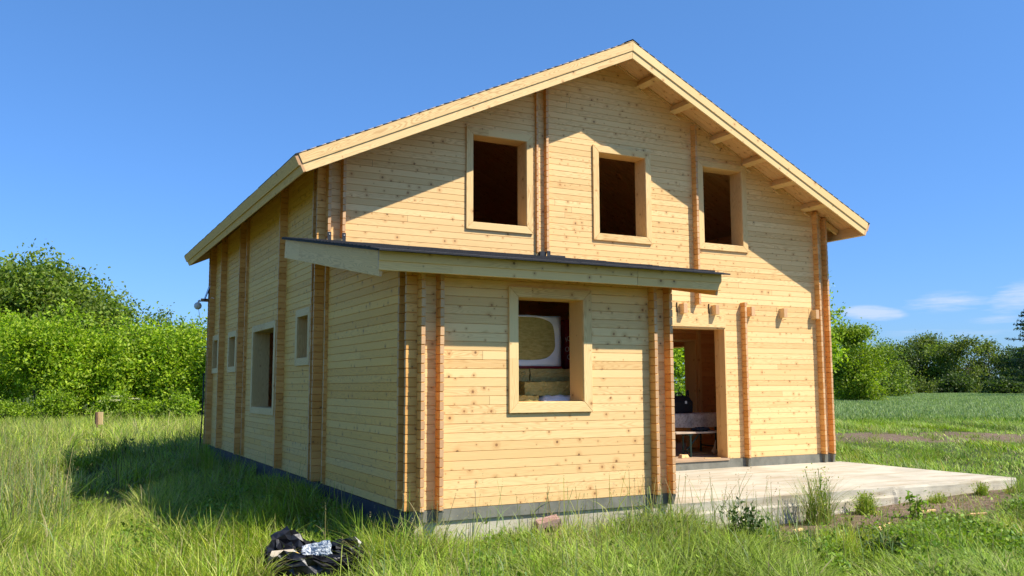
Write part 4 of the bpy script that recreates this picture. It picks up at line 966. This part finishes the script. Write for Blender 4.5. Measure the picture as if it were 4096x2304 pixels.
# black rubbish bag, open to the front
M_bag = plain('black_film', (.006, .006, .009), (.014, .014, .018), 14, .36, .25, .02, spec=.4)
def bag():
    r = np.random.default_rng(77); nth, rows = 40, 15; V = []
    ph = r.uniform(0, 6, 8)
    def rim(t):   # t angle; x right, y away from the viewer
        back = max(0, math.sin(t)); lft = max(0, -math.cos(t))
        return .16+.20*back**.8*(.50+.85*lft)+.04*math.sin(3*t+.6)
    for i in range(rows+1):
        u = i/rows
        for j in range(nth):
            t = 2*PI*j/nth; cx, sy = math.cos(t), math.sin(t); h = rim(t)
            back = max(0, sy); hood = .22*back*(.45+.6*max(0, -cx))
            ex = .44+.18*max(0, cx)**2; ey = .30
            if u < .5:        # outside, bulging, the back folding forward into a hood
                v = u/.5; k = 1+.12*math.sin(v*PI)-.12*v; z = h*math.sin(v*PI/2)**.9; fwd = hood*v**2.2
            else:             # inside, down to the floor of the bag
                v = (u-.5)/.5; k = .86-.66*v**1.2; z = h*(1-v)**.8*.93+.03*v-.02*(1-v); fwd = hood*(1-v)**1.5*.9
            cr = .05*abs(math.sin(4*t+ph[0]+2*math.sin(2*t+ph[1])+u*4))+.035*abs(math.sin(9*t+ph[2]-u*9))
            j_ = r.normal(size=3)*np.array([.018, .018, .016])*(1 if 0 < i else .3)
            V.append((cx*ex*k*(1-cr)+j_[0], sy*ey*k*(1-cr)-fwd+j_[1], max(-.02, z-.35*cr*h)+j_[2]))
    F = []
    for i in range(rows):
        for j in range(nth):
            q = (i*nth+j, i*nth+(j+1) % nth, (i+1)*nth+(j+1) % nth, (i+1)*nth+j)
            F += [(q[0], q[1], q[2]), (q[0], q[2], q[3])] if (i+j) % 2 else [(q[0], q[1], q[3]), (q[1], q[2], q[3])]
    F.append(tuple(rows*nth+j for j in range(nth)))
    me = bpy.data.meshes.new('rubbish_bag'); me.from_pydata(V, [], F); me.update()
    return me
p = at(1240, 1544, 8.55); BX, BY = p.x, p.y; BZ = float(gz(BX, BY))+.02
Rb = Matrix.Translation((BX, BY, BZ)) @ Matrix.Rotation(-YAW+.06, 4, 'Z') @ Matrix.Diagonal((.90, .95, 1.0, 1.0))
o = link('rubbish_bag', bag(), M_bag); o.matrix_world = Rb; tag(o, 'crumpled open black plastic rubbish bag lying in the front grass', 'bag')
def pillow(name, c, sx, sy, sz, rot, mat, seed, crease=.02, n=36):
    """a creased, cushion-like packet"""
    V = []; F = []; r = np.random.default_rng(seed); ph = r.uniform(0, 6, 6)
    for sgn in (1, -1):
        b = len(V)
        for j in range(n+1):
            for i in range(n+1):
                u, v = i/n*2-1, j/n*2-1; e = max(0, (1-u**4)*(1-v**4))**.5
                z = sgn*sz*e+crease*e*(math.sin(7*u+4*v+ph[0])*math.sin(9*v-3*u+ph[1])+.5*abs(math.sin(15*u+ph[2]+5*v)))
                V.append((u*sx*(1-.04*math.sin(5*v+ph[3])), v*sy*(1-.05*math.sin(6*u+ph[4])), z))
        for j in range(n):
            for i in range(n):
                q = (b+j*(n+1)+i, b+j*(n+1)+i+1, b+(j+1)*(n+1)+i+1, b+(j+1)*(n+1)+i); F.append(q if sgn > 0 else q[::-1])
    me = bpy.data.meshes.new(name); me.from_pydata(V, [], F); me.update(); me.polygons.foreach_set('use_smooth', [True]*len(F))
    o = link(name, me, mat); o.matrix_world = Matrix.Translation(c) @ Matrix.Rotation(rot[2], 4, 'Z') @ Matrix.Rotation(rot[1], 4, 'Y') @ Matrix.Rotation(rot[0], 4, 'X'); return o
def wrap_mat():
    mt, t, b, out = new_mat('bubble_wrap'); tc = t.nodes.new('ShaderNodeTexCoord'); sp = t.nodes.new('ShaderNodeSeparateXYZ'); t.links.new(tc.outputs['Object'], sp.inputs[0])
    n = noise(t, tc.outputs['Object'], 26, 4, .7)
    c = mixc(t, M(t, 'GREATER_THAN', sp.outputs[0], -.05), (.55, .57, .60), ramp(t, n, [(.38, (.04, .08, .16)), (.52, (.20, .24, .29)), (.68, (.55, .58, .58))]))
    t.links.new(c, b.inputs['Base Color']); b.inputs['Roughness'].default_value = .25
    v = t.nodes.new('ShaderNodeTexVoronoi'); v.inputs['Scale'].default_value = 70; t.links.new(tc.outputs['Object'], v.inputs['Vector']); bump(t, b, v.outputs['Distance'], .8, .01); return mt
def bw(x, y, z): return Rb @ Vector((x, y, z))
tag(pillow('bubble_wrap', bw(.12, -.10, .19), .135, .08, .02, (.75, -.18, -YAW+.15), wrap_mat(), 3, .012), 'white and blue bubble wrap packet spilling from the black bag', 'packaging')
mb = MB(); mb.add([(-.10, -.04, 0), (.10, -.03, .01), (.11, .05, .03), (-.09, .04, .02), (-.10, -.04, -.006), (.10, -.03, .004), (.11, .05, .024), (-.09, .04, .014)], [(0, 1, 2, 3), (7, 6, 5, 4), (0, 4, 5, 1), (1, 5, 6, 2), (2, 6, 7, 3), (3, 7, 4, 0)])
o = mb.build('cardboard_piece', plain('cardboard', (.40, .33, .24), (.52, .44, .33), 9, .9)); o.matrix_world = Matrix.Translation(bw(-.24, -.10, .15)) @ Matrix.Rotation(-YAW+.1, 4, 'Z') @ Matrix.Rotation(.3, 4, 'X'); tag(o, 'flat piece of torn grey cardboard inside the black bag', 'cardboard')
tag(pillow('yellow_scrap', bw(-.11, -.13, .16), .045, .022, .014, (.2, 0, -YAW), plain('yellow_foam', (.55, .35, .06), (.65, .45, .10), 20, .8), 5, .006, 12), 'small yellow scrap lying next to the bubble wrap', 'scrap')

# broken pinkish hollow block in the grass before the annex
M_pink = plain('pink_brick', (.30, .17, .14), (.46, .30, .26), 16, .95, .6, .01)
p = hit(2185, 2105, 'Y', -3.66); mb = MB()
w, dd, hh_ = .15, .09, .10
ring = lambda s, y: [(-w*s, y, -hh_*s), (w*s, y, -hh_*s*.9), (w*s*.95, y, hh_*s), (-w*s*.6, y, hh_*s*.75)]
vo, vi = ring(1, -dd), ring(.36, -dd); bo, bi = ring(1, dd), ring(.34, dd*.8)
vs = vo+vi+bo+bi; fs = []
for i in range(4):
    j = (i+1) % 4; fs += [(i, j, 4+j, 4+i), (8+j, 8+i, i, j), (4+i, 4+j, 12+j, 12+i)]
fs += [(11, 10, 9, 8), (12, 13, 14, 15)]
mb.add(vs, fs); o = mb.build('broken_block', M_pink, bevel=.006); o.location = (p.x, p.y, p.z-.02); o.rotation_euler = (.12, -.12, -.3); tag(o, 'broken pinkish hollow block leaning on the concrete base of the annex', 'block')
r = np.random.default_rng(8)
for i, (px, py, s, lab) in enumerate(((2215, 2150, .055, 'pinkish rubble lump below the broken hollow block'), (2150, 2165, .042, 'smaller pinkish rubble lump left of the broken hollow block'))):
    q = hit(px, py, 'Y', -3.78); me = MB(); me.ball((0, 0, 0), s, 9, 6, sc=(1.5, .9, .8)); o = me.build('rubble_lump', M_pink); o.location = (q.x, q.y, q.z)
    for v in o.data.vertices: v.co += Vector(r.normal(size=3))*s*.13
    tag(o, lab, 'rubble')

# black-purple pipe loop and timber offcuts on the soil before the slab
q0 = [hit(2900, 2110, 'Y', -3.55), hit(2960, 2098, 'Y', -3.52), hit(3010, 2100, 'Y', -3.55), hit(3045, 2112, 'Y', -3.62)]
mb = MB(); mb.tube([(v.x, v.y, max(v.z, float(gz(v.x, v.y))+.02)) for v in q0], .012, 7); tag(mb.build('pipe_piece', plain('purple_pipe', (.03, .015, .03), (.06, .03, .05), 10, .35), smooth=True), 'bent dark purple pipe on the soil left of the tall weed', 'pipe')
M_scrap = MW_board
for i, (px, py, L, a, lab) in enumerate(((3690, 2050, .20, .2, 'short pale timber offcut on the soil near the crack of the slab'), (3870, 2063, .24, -.15, 'thin timber offcut on the soil before the right part of the slab'), (3520, 2098, .34, .75, 'long timber splinter lying in the grass before the slab'), (3180, 2092, .14, .5, 'splintered timber bit at the foot of the tall weed'), (2985, 2120, .26, -.1, 'pale wood shavings piece under the purple pipe'))):
    q = hit(px, py, 'Z', -.36); z = float(gz(q.x, q.y))
    t_ = board('timber_offcut', (0, 0, 0), (1, 0, 0), (0, 1, 0), L, .05, .03, parent=None) if False else None
    mb = MB(); mb.add([(0, 0, 0), (L, .006, .004), (L*.97, .05, .006), (.01, .046, 0), (0, 0, .025), (L, .006, .026), (L*.97, .05, .024), (.01, .046, .026)], [(0, 3, 2, 1), (4, 5, 6, 7), (0, 1, 5, 4), (1, 2, 6, 5), (2, 3, 7, 6), (3, 0, 4, 7)])
    o = mb.build('timber_offcut', M_scrap, bevel=.002); o.location = (q.x, q.y, z+.025); o.rotation_euler = (.05, -.08, a-YAW); tag(o, lab, 'offcut', 'timber offcuts in front of the slab')
# clear plastic film on the slab by the door
q = hit(2745, 1868, 'Z', -.13)
mt, t, b, out = new_mat('clear_film'); b.inputs['Base Color'].default_value = (.75, .76, .74, 1); b.inputs['Roughness'].default_value = .2; b.inputs['Alpha'].default_value = .55
tag(pillow('plastic_film', (q.x, q.y-.1, -.115), .22, .12, .028, (0, 0, .2), mt, 12, .02), 'crumpled clear plastic film on the slab beside the door step', 'film')

# ------------------------------------------------------------------ things inside the doorway
M_green = plain('green_steel', (.010, .028, .022), (.016, .04, .03), 12, .5); M_ply = plain('worn_board', (.34, .26, .19), (.46, .37, .28), 7, .8)
def cloth_mat():
    mt, t, b, out = new_mat('patterned_tablecloth'); tc = t.nodes.new('ShaderNodeTexCoord'); n = noise(t, tc.outputs['Object'], 17, 5, .75); n2 = noise(t, tc.outputs['Object'], 48, 2, .6)
    t.links.new(ramp(t, M(t, 'ADD', M(t, 'MULTIPLY', n, .7), M(t, 'MULTIPLY', n2, .3)), [(.42, (.30, .24, .19)), (.5, (.50, .43, .36)), (.6, (.56, .50, .42))]), b.inputs['Base Color']); b.inputs['Roughness'].default_value = .9; return mt
TX0, TX1, TY0, TY1, TZ = 5.75, 7.95, .98, 1.55, .735
tab = empty('folding_table', (.5*(TX0+TX1), .5*(TY0+TY1), .012), 'long folding beer table inside the doorway under a patterned cloth', 'table'); hx, hy = (TX1-TX0)/2, (TY1-TY0)/2
mb = MB(); mb.box((-hx, -hy, TZ-.045), (hx, hy, TZ-.015)); mb.build('tabletop', M_ply, tab)
for sx in (-hx+.25, hx-.25):
    mb = MB()
    for sy in (-hy+.07, hy-.07): mb.tube([(sx, sy, 0), (sx, sy, TZ-.05)], .018, 6)
    mb.tube([(sx, -hy+.07, .12), (sx, hy-.07, .12)], .014, 6); mb.tube([(sx, -hy+.07, .5), (sx, hy-.07, .5)], .014, 6); mb.tube([(sx, 0, .5), (sx+(.35 if sx < 0 else -.35), 0, TZ-.05)], .012, 6); mb.build('leg_frame', M_green, tab)
def cloth():
    V = []; F = []; n = 60; z1 = .012+TZ-.008
    rows = [(TY0-.03, z1-.25), (TY0-.035, z1-.15), (TY0-.03, z1-.04), (TY0-.012, z1-.004), (TY0+.03, z1), (TY1-.03, z1), (TY1+.012, z1-.004), (TY1+.03, z1-.12), (TY1+.03, z1-.24)]
    for k, (y, z) in enumerate(rows):
        for i in range(n+1):
            x = TX0-.02+(TX1-TX0+.04)*i/n; f = 1 if z < z1-.03 else 0
            V.append((x, y+f*.012*math.sin(x*17+k*.3)*(1 if k < 4 else -1), z+(.008*math.sin(x*5) if k in (0, 8) else 0)))
    for k in range(len(rows)-1):
        for i in range(n): F.append((k*(n+1)+i, k*(n+1)+i+1, (k+1)*(n+1)+i+1, (k+1)*(n+1)+i))
    me = bpy.data.meshes.new('tablecloth'); me.from_pydata(V, [], F); me.update(); me.polygons.foreach_set('use_smooth', [True]*len(F)); return me
tag(link('tablecloth', cloth(), cloth_mat()), 'beige patterned cloth hanging over the front of the folding table', 'tablecloth')
BXc = hit(2800, 1740, 'Z', .43); bx0, bx1, by = 6.30, 8.2, .55
ben = empty('folding_bench', (.5*(bx0+bx1), by, .012), 'narrow folding bench with green steel legs in front of the covered table', 'bench'); hx = (bx1-bx0)/2
mb = MB(); mb.box((-hx, -.13, .40), (hx, .13, .43)); mb.build('seat', M_ply, ben, bevel=.004)
for sx in (-hx+.33, hx-.33):
    mb = MB()
    for sy in (-.10, .10): mb.tube([(sx, sy, 0), (sx, sy, .40)], .018, 6)
    mb.tube([(sx, -.10, .1), (sx, .10, .1)], .013, 6); mb.tube([(sx, 0, .12), (sx+(.28 if sx < 0 else -.28), 0, .39)], .013, 6); mb.box((sx-.05, -.11, .37), (sx+.05, .11, .398)); mb.build('leg_frame', M_green, ben)
tag(pillow('dark_cloth', (6.95, .56, .475), .17, .10, .03, (0, 0, .3), plain('dark_fabric', (.008, .009, .014), (.02, .02, .03), 30, .9), 21, .012, 24), 'dark crumpled garment lying on the folding bench', 'garment')
q = hit(2733, 1640, 'Y', 1.1); bgx = q.x
tb = empty('tool_bag', (bgx, 1.22, .744), 'black tool bag with raised handle standing on the covered table', 'bag')
mb = MB(); mb.add([(-.21, -.14, 0), (.21, -.14, 0), (.21, .14, 0), (-.21, .14, 0), (-.21, -.15, .2), (.21, -.15, .2), (.21, .15, .2), (-.21, .15, .2), (-.17, -.07, .31), (.17, -.07, .31), (.17, .07, .31), (-.17, .07, .31)],
                  [(3, 2, 1, 0), (0, 1, 5, 4), (1, 2, 6, 5), (2, 3, 7, 6), (3, 0, 4, 7), (4, 5, 9, 8), (5, 6, 10, 9), (6, 7, 11, 10), (7, 4, 8, 11), (8, 9, 10, 11)]); M_blk = plain('black_nylon', (.008, .008, .01), (.016, .016, .02), 40, .7)
mb.build('bag_body', M_blk, tb, bevel=.02)
mb = MB(); mb.tube([(.15, -.03, .28), (.16, -.03, .40), (.19, -.03, .41), (.2, -.03, .22)], .014, 6); mb.tube([(-.10, 0, .3), (-.05, 0, .36), (.05, 0, .36), (.10, 0, .3)], .012, 6); mb.build('handle', M_blk, tb)
mb = MB(); mb.box((.02, -.158, .17), (.06, -.149, .22)); mb.build('label_tag', M_white, tb)
q = hit(2738, 1828, 'Z', .03)
mb = MB(); mb.add([(0, 0, 0), (.2, .05, 0), (.16, .14, 0), (-.03, .08, 0), (.01, .01, .06), (.18, .06, .055), (.15, .12, .05), (0, .07, .065)], [(0, 3, 2, 1), (4, 5, 6, 7), (0, 1, 5, 4), (1, 2, 6, 5), (2, 3, 7, 6), (3, 0, 4, 7)])
o = mb.build('wood_block', MW_board, bevel=.006); o.location = (q.x-.1, q.y-.06, .014); tag(o, 'pale wooden block lying on the door threshold', 'wood block')
for i, (px, py, L, lab) in enumerate(((2850, 1832, .30, 'thin pale lath on the floor at the door threshold'), (2790, 1815, .45, 'narrow bright lath on the floor under the folding bench'))):
    q = hit(px, py, 'Z', .02); mb = MB(); mb.box((-L/2, -.012, 0), (L/2, .012, .012)); o = mb.build('floor_lath', MW_board); o.location = (q.x, q.y, .0135); o.rotation_euler = (0, 0, -.25+.3*i); tag(o, lab, 'lath')
mb = MB(); mb.ball((0, 0, .05), .06, 9, 6, sc=(1, .8, .9)); mb.tube([(.0, 0, .08), (.03, .01, .17), (.035, .0, .24)], [.03, .018, .004], 7); q = hit(2850, 1790, 'Y', .9)
o = mb.build('crumpled_paper', plain('paper', (.45, .36, .26), (.55, .46, .36), 12, .9)); o.location = (q.x, .85, .012); tag(o, 'small pale crumpled paper bag on the floor beneath the table', 'paper bag')

# ------------------------------------------------------------------ insulation stored behind the annex window
def wool_mat(name, c1, c2):
    mt, t, b, out = new_mat(name); tc = t.nodes.new('ShaderNodeTexCoord'); sp = t.nodes.new('ShaderNodeSeparateXYZ'); t.links.new(tc.outputs['Object'], sp.inputs[0])
    n = noise(t, comb(t, M(t, 'MULTIPLY', sp.outputs[0], 12), M(t, 'MULTIPLY', sp.outputs[1], 12), M(t, 'MULTIPLY', sp.outputs[2], 55)), 1.0, 6, .75); n2 = noise(t, tc.outputs['Object'], 9, 4, .7)
    t.links.new(ramp(t, M(t, 'ADD', M(t, 'MULTIPLY', n, .65), M(t, 'MULTIPLY', n2, .35)), [(.36, c1), (.62, c2)]), b.inputs['Base Color']); b.inputs['Roughness'].default_value = .98; b.inputs['Specular IOR Level'].default_value = .05; bump(t, b, n, .9, .012); return mt
M_wool = wool_mat('mineral_wool', (.38, .285, .075), (.62, .49, .17)); M_wool2 = wool_mat('mineral_wool_grey', (.28, .23, .085), (.46, .385, .16))
def wool(label, x0, x1, y0, y1, z0, z1, mat=None, group='loose insulation slabs stacked behind the window'):
    r = np.random.default_rng(int(x0*1000+z0*77)); n, k = 26, 6; V = []; F = []
    def face(f, nu, nv):
        b = len(V)
        for j in range(nv+1):
            for i in range(nu+1): V.append(np.array(f(i/nu, j/nv))+r.normal(size=3)*.0035)
        for j in range(nv):
            for i in range(nu): F.append((b+j*(nu+1)+i, b+j*(nu+1)+i+1, b+(j+1)*(nu+1)+i+1, b+(j+1)*(nu+1)+i))
    X = lambda u: x0+(x1-x0)*u; Y = lambda u: y0+(y1-y0)*u; Z = lambda u: z0+(z1-z0)*u
    face(lambda u, v: (X(u), y0, Z(v)), n, k); face(lambda u, v: (X(1-u), y1, Z(v)), n, k); face(lambda u, v: (x1, Y(u), Z(v)), n, k); face(lambda u, v: (x0, Y(1-u), Z(v)), n, k); face(lambda u, v: (X(u), Y(v), z1), n, n); face(lambda u, v: (X(u), Y(1-v), z0), n, n)
    me = bpy.data.meshes.new('insulation_slab'); me.from_pydata([tuple(v) for v in V], [], F); me.update()
    return tag(link('insulation_slab', me, mat or M_wool), label, 'insulation', group)
M_film = plain('white_film', (.80, .81, .83), (.88, .88, .89), 5, .35, .25, .02); M_red = plain('red_film', (.20, .012, .016), (.30, .02, .025), 6, .35, .3, .02)
zz = lambda py, y, px=2130: hit(px, py, 'Y', y).z
xb = lambda px, y: hit(px, 1550, 'Y', y).x
ya, yb_, yc = -2.86, -2.95, -3.10
za0, za1 = zz(1527, ya), zz(1475, ya)
zb0, zb1 = zz(1583, yb_), zz(1527, yb_)
wool('grey brown slab at the left end of the upper row under the wrapped pack', .95, xb(2119, ya)-.006, ya, -1.65, zb1+.004, za1-.004, M_wool2)
wool('long grey brown slab at the right of the upper row under the wrapped pack', xb(2121, ya), 2.60, ya, -1.65, zb1+.004, za1, M_wool2)
wool('thick mustard slab in the middle row behind the window', xb(2098, yb_), 2.55, yb_, -1.70, zb0, zb1)
wool('dark slab end at the left of the middle row', .95, xb(2082, yb_), yb_+.06, -1.70, zb0, zb1-.003, M_wool2)
wool('bright yellow slab of the lowest visible row at the window sill', .80, xb(2154, yc), yc, -2.4, zz(1582, yc)-.165, zz(1582, yc))
o = pillow('wrapped_bundle', (hit(2232, 1600, 'Y', -2.95).x, -2.95, zz(1585, -2.95)-.085), .30, .19, .085, (0, 0, .05), M_film, 33, .012); tag(o, 'white film wrapped bundle lying at the right of the window sill', 'bundle')
ztop = min(zz(1582, yc)-.17, zb0-.004)
mb = MB(); mb.box((.8, -3.12, .08), (2.6, -1.5, ztop)); pl = mb.build('insulation_pallet', M_film, bevel=.03); tag(pl, 'large white wrapped insulation pallet below the loose slabs', 'pallet')
mb = MB(); mb.box((.95, -2.85, ztop+.002), (2.6, -1.6, zb0-.002)); mb.build('top_layer', M_wool2, pl)
for y in (-2.9, -2.3, -1.6):
    mb = MB(); mb.box((.8, y-.05, .013), (2.6, y+.05, .0795)); mb.build('runner', MW_board, pl)
# half opened pack: white film round a block of wool
ypk = -2.80
px0, px1, pz0, pz1, py0, py1 = 1.2, hit(2246, 1300, 'Y', ypk).x, za1+.013, hit(2246, 1264, 'Y', ypk).z, ypk, -2.3
pk = empty('insulation_pack', (.5*(px0+px1), .5*(py0+py1), pz0), 'white wrapped insulation pack with a big oval hole showing the wool', 'pack')
hx, hy, hz = (px1-px0)/2, (py1-py0)/2, pz1-pz0
mb = MB(); mb.box((-hx+.02, -hy+.022, .02), (hx-.02, hy-.02, hz-.02)); mb.build('wool_core', M_wool, pk)
hc = (.5*(px0+hit(2222, 1400, 'Y', ypk).x)-.5*(px0+px1)+.03, .5*(hit(2120, 1268, 'Y', ypk).z+hit(2150, 1440, 'Y', ypk).z)-pz0); hr = (hit(2222, 1400, 'Y', ypk).x-.5*(px0+px1)-hc[0], .5*(hit(2120, 1268, 'Y', ypk).z-hit(2150, 1440, 'Y', ypk).z))
mb = MB(); n = 64; vs = []; rr = np.random.default_rng(4)
for i in range(n):
    t = 2*PI*i/n; c, s = math.cos(t), math.sin(t); se = lambda v: math.copysign(abs(v)**.62, v)
    k = 1/max(abs(c), abs(s)); sq = (c*k, s*k)
    o_ = (sq[0]*hx*(1-.012*abs(math.sin(3*t))), hz/2+sq[1]*hz/2*(1-.02*abs(math.sin(4*t)))); i_ = (hc[0]+hr[0]*se(c), hc[1]+hr[1]*se(s))
    vs += [(i_[0], -hy+.012+.01*math.sin(7*t), i_[1]), ((o_[0]+i_[0])/2, -hy-.006+.008*math.sin(9*t+1), (o_[1]+i_[1])/2), (o_[0], -hy+.01, o_[1]), (o_[0]*1.005, hy, o_[1])]
fs = [(i*4+q, ((i+1) % n)*4+q, ((i+1) % n)*4+q+1, i*4+q+1) for i in range(n) for q in range(3)]; fs.append(tuple(i*4+3 for i in range(n)))
mb.add(vs, fs); mb.build('film_wrapper', M_film, pk, smooth=True)
mb = MB(); mb.box((-hx-.004, -hy-.004, -.012), (hx+.004, hy, .022)); mb.build('red_base', M_red, pk, bevel=.01)
# dark red wrapped roll with white lettering at the right
rx0, rx1 = hit(2252, 1300, 'Y', -2.55).x+.03, 2.75
rp = empty('red_pack', (.5*(rx0+rx1), -2.3, za1+.002), 'dark red wrapped insulation pack with white lettering behind the window', 'pack'); hx = (rx1-rx0)/2
mb = MB(); mb.box((-hx, -.25, 0), (hx, .25, .62)); mb.build('film_wrapper', M_red, rp, bevel=.035)
M_txt = plain('white_print', (.6, .5, .5), (.7, .6, .6), 10, .6, 0)
for s_, x, z, rot in (('ION', -hx+.085, .36, .35), ('OCK', -hx+.09, .25, .5), ('OL', -hx+.07, .12, -.2)):
    cu = bpy.data.curves.new('lettering', 'FONT'); cu.body = s_; cu.size = .085; cu.extrude = .001; cu.align_x = 'CENTER'
    tmp = bpy.data.objects.new('tmp', cu); me = bpy.data.meshes.new_from_object(tmp); bpy.data.objects.remove(tmp)
    link('lettering', me, M_txt, rp, Matrix.Translation((x, -.2525, z)) @ Matrix.Rotation(PI/2, 4, 'X') @ Matrix.Rotation(rot, 4, 'Z'))
# support under the red pack is the long slab and the pallet
# dark blue sheet behind the large side window
V = []; F = []; n = 40
for j in range(11):
    for i in range(n+1):
        y = 2.55+1.3*i/n; V.append((.50+.025*math.sin(y*13+j*.2)+.01*math.sin(y*31), y, .35+2.1*j/10))
for j in range(10):
    for i in range(n): F.append((j*(n+1)+i, j*(n+1)+i+1, (j+1)*(n+1)+i+1, (j+1)*(n+1)+i))
me = bpy.data.meshes.new('blue_sheet'); me.from_pydata(V, [], F); me.update(); me.polygons.foreach_set('use_smooth', [True]*len(F)); o = link('blue_sheet', me, plain('blue_film', (.03, .06, .12), (.05, .09, .17), 5, .5)); so_ = o.modifiers.new('s', 'SOLIDIFY'); so_.thickness = .004
tag(o, 'dark blue plastic sheet hanging just inside the large side window', 'sheet')
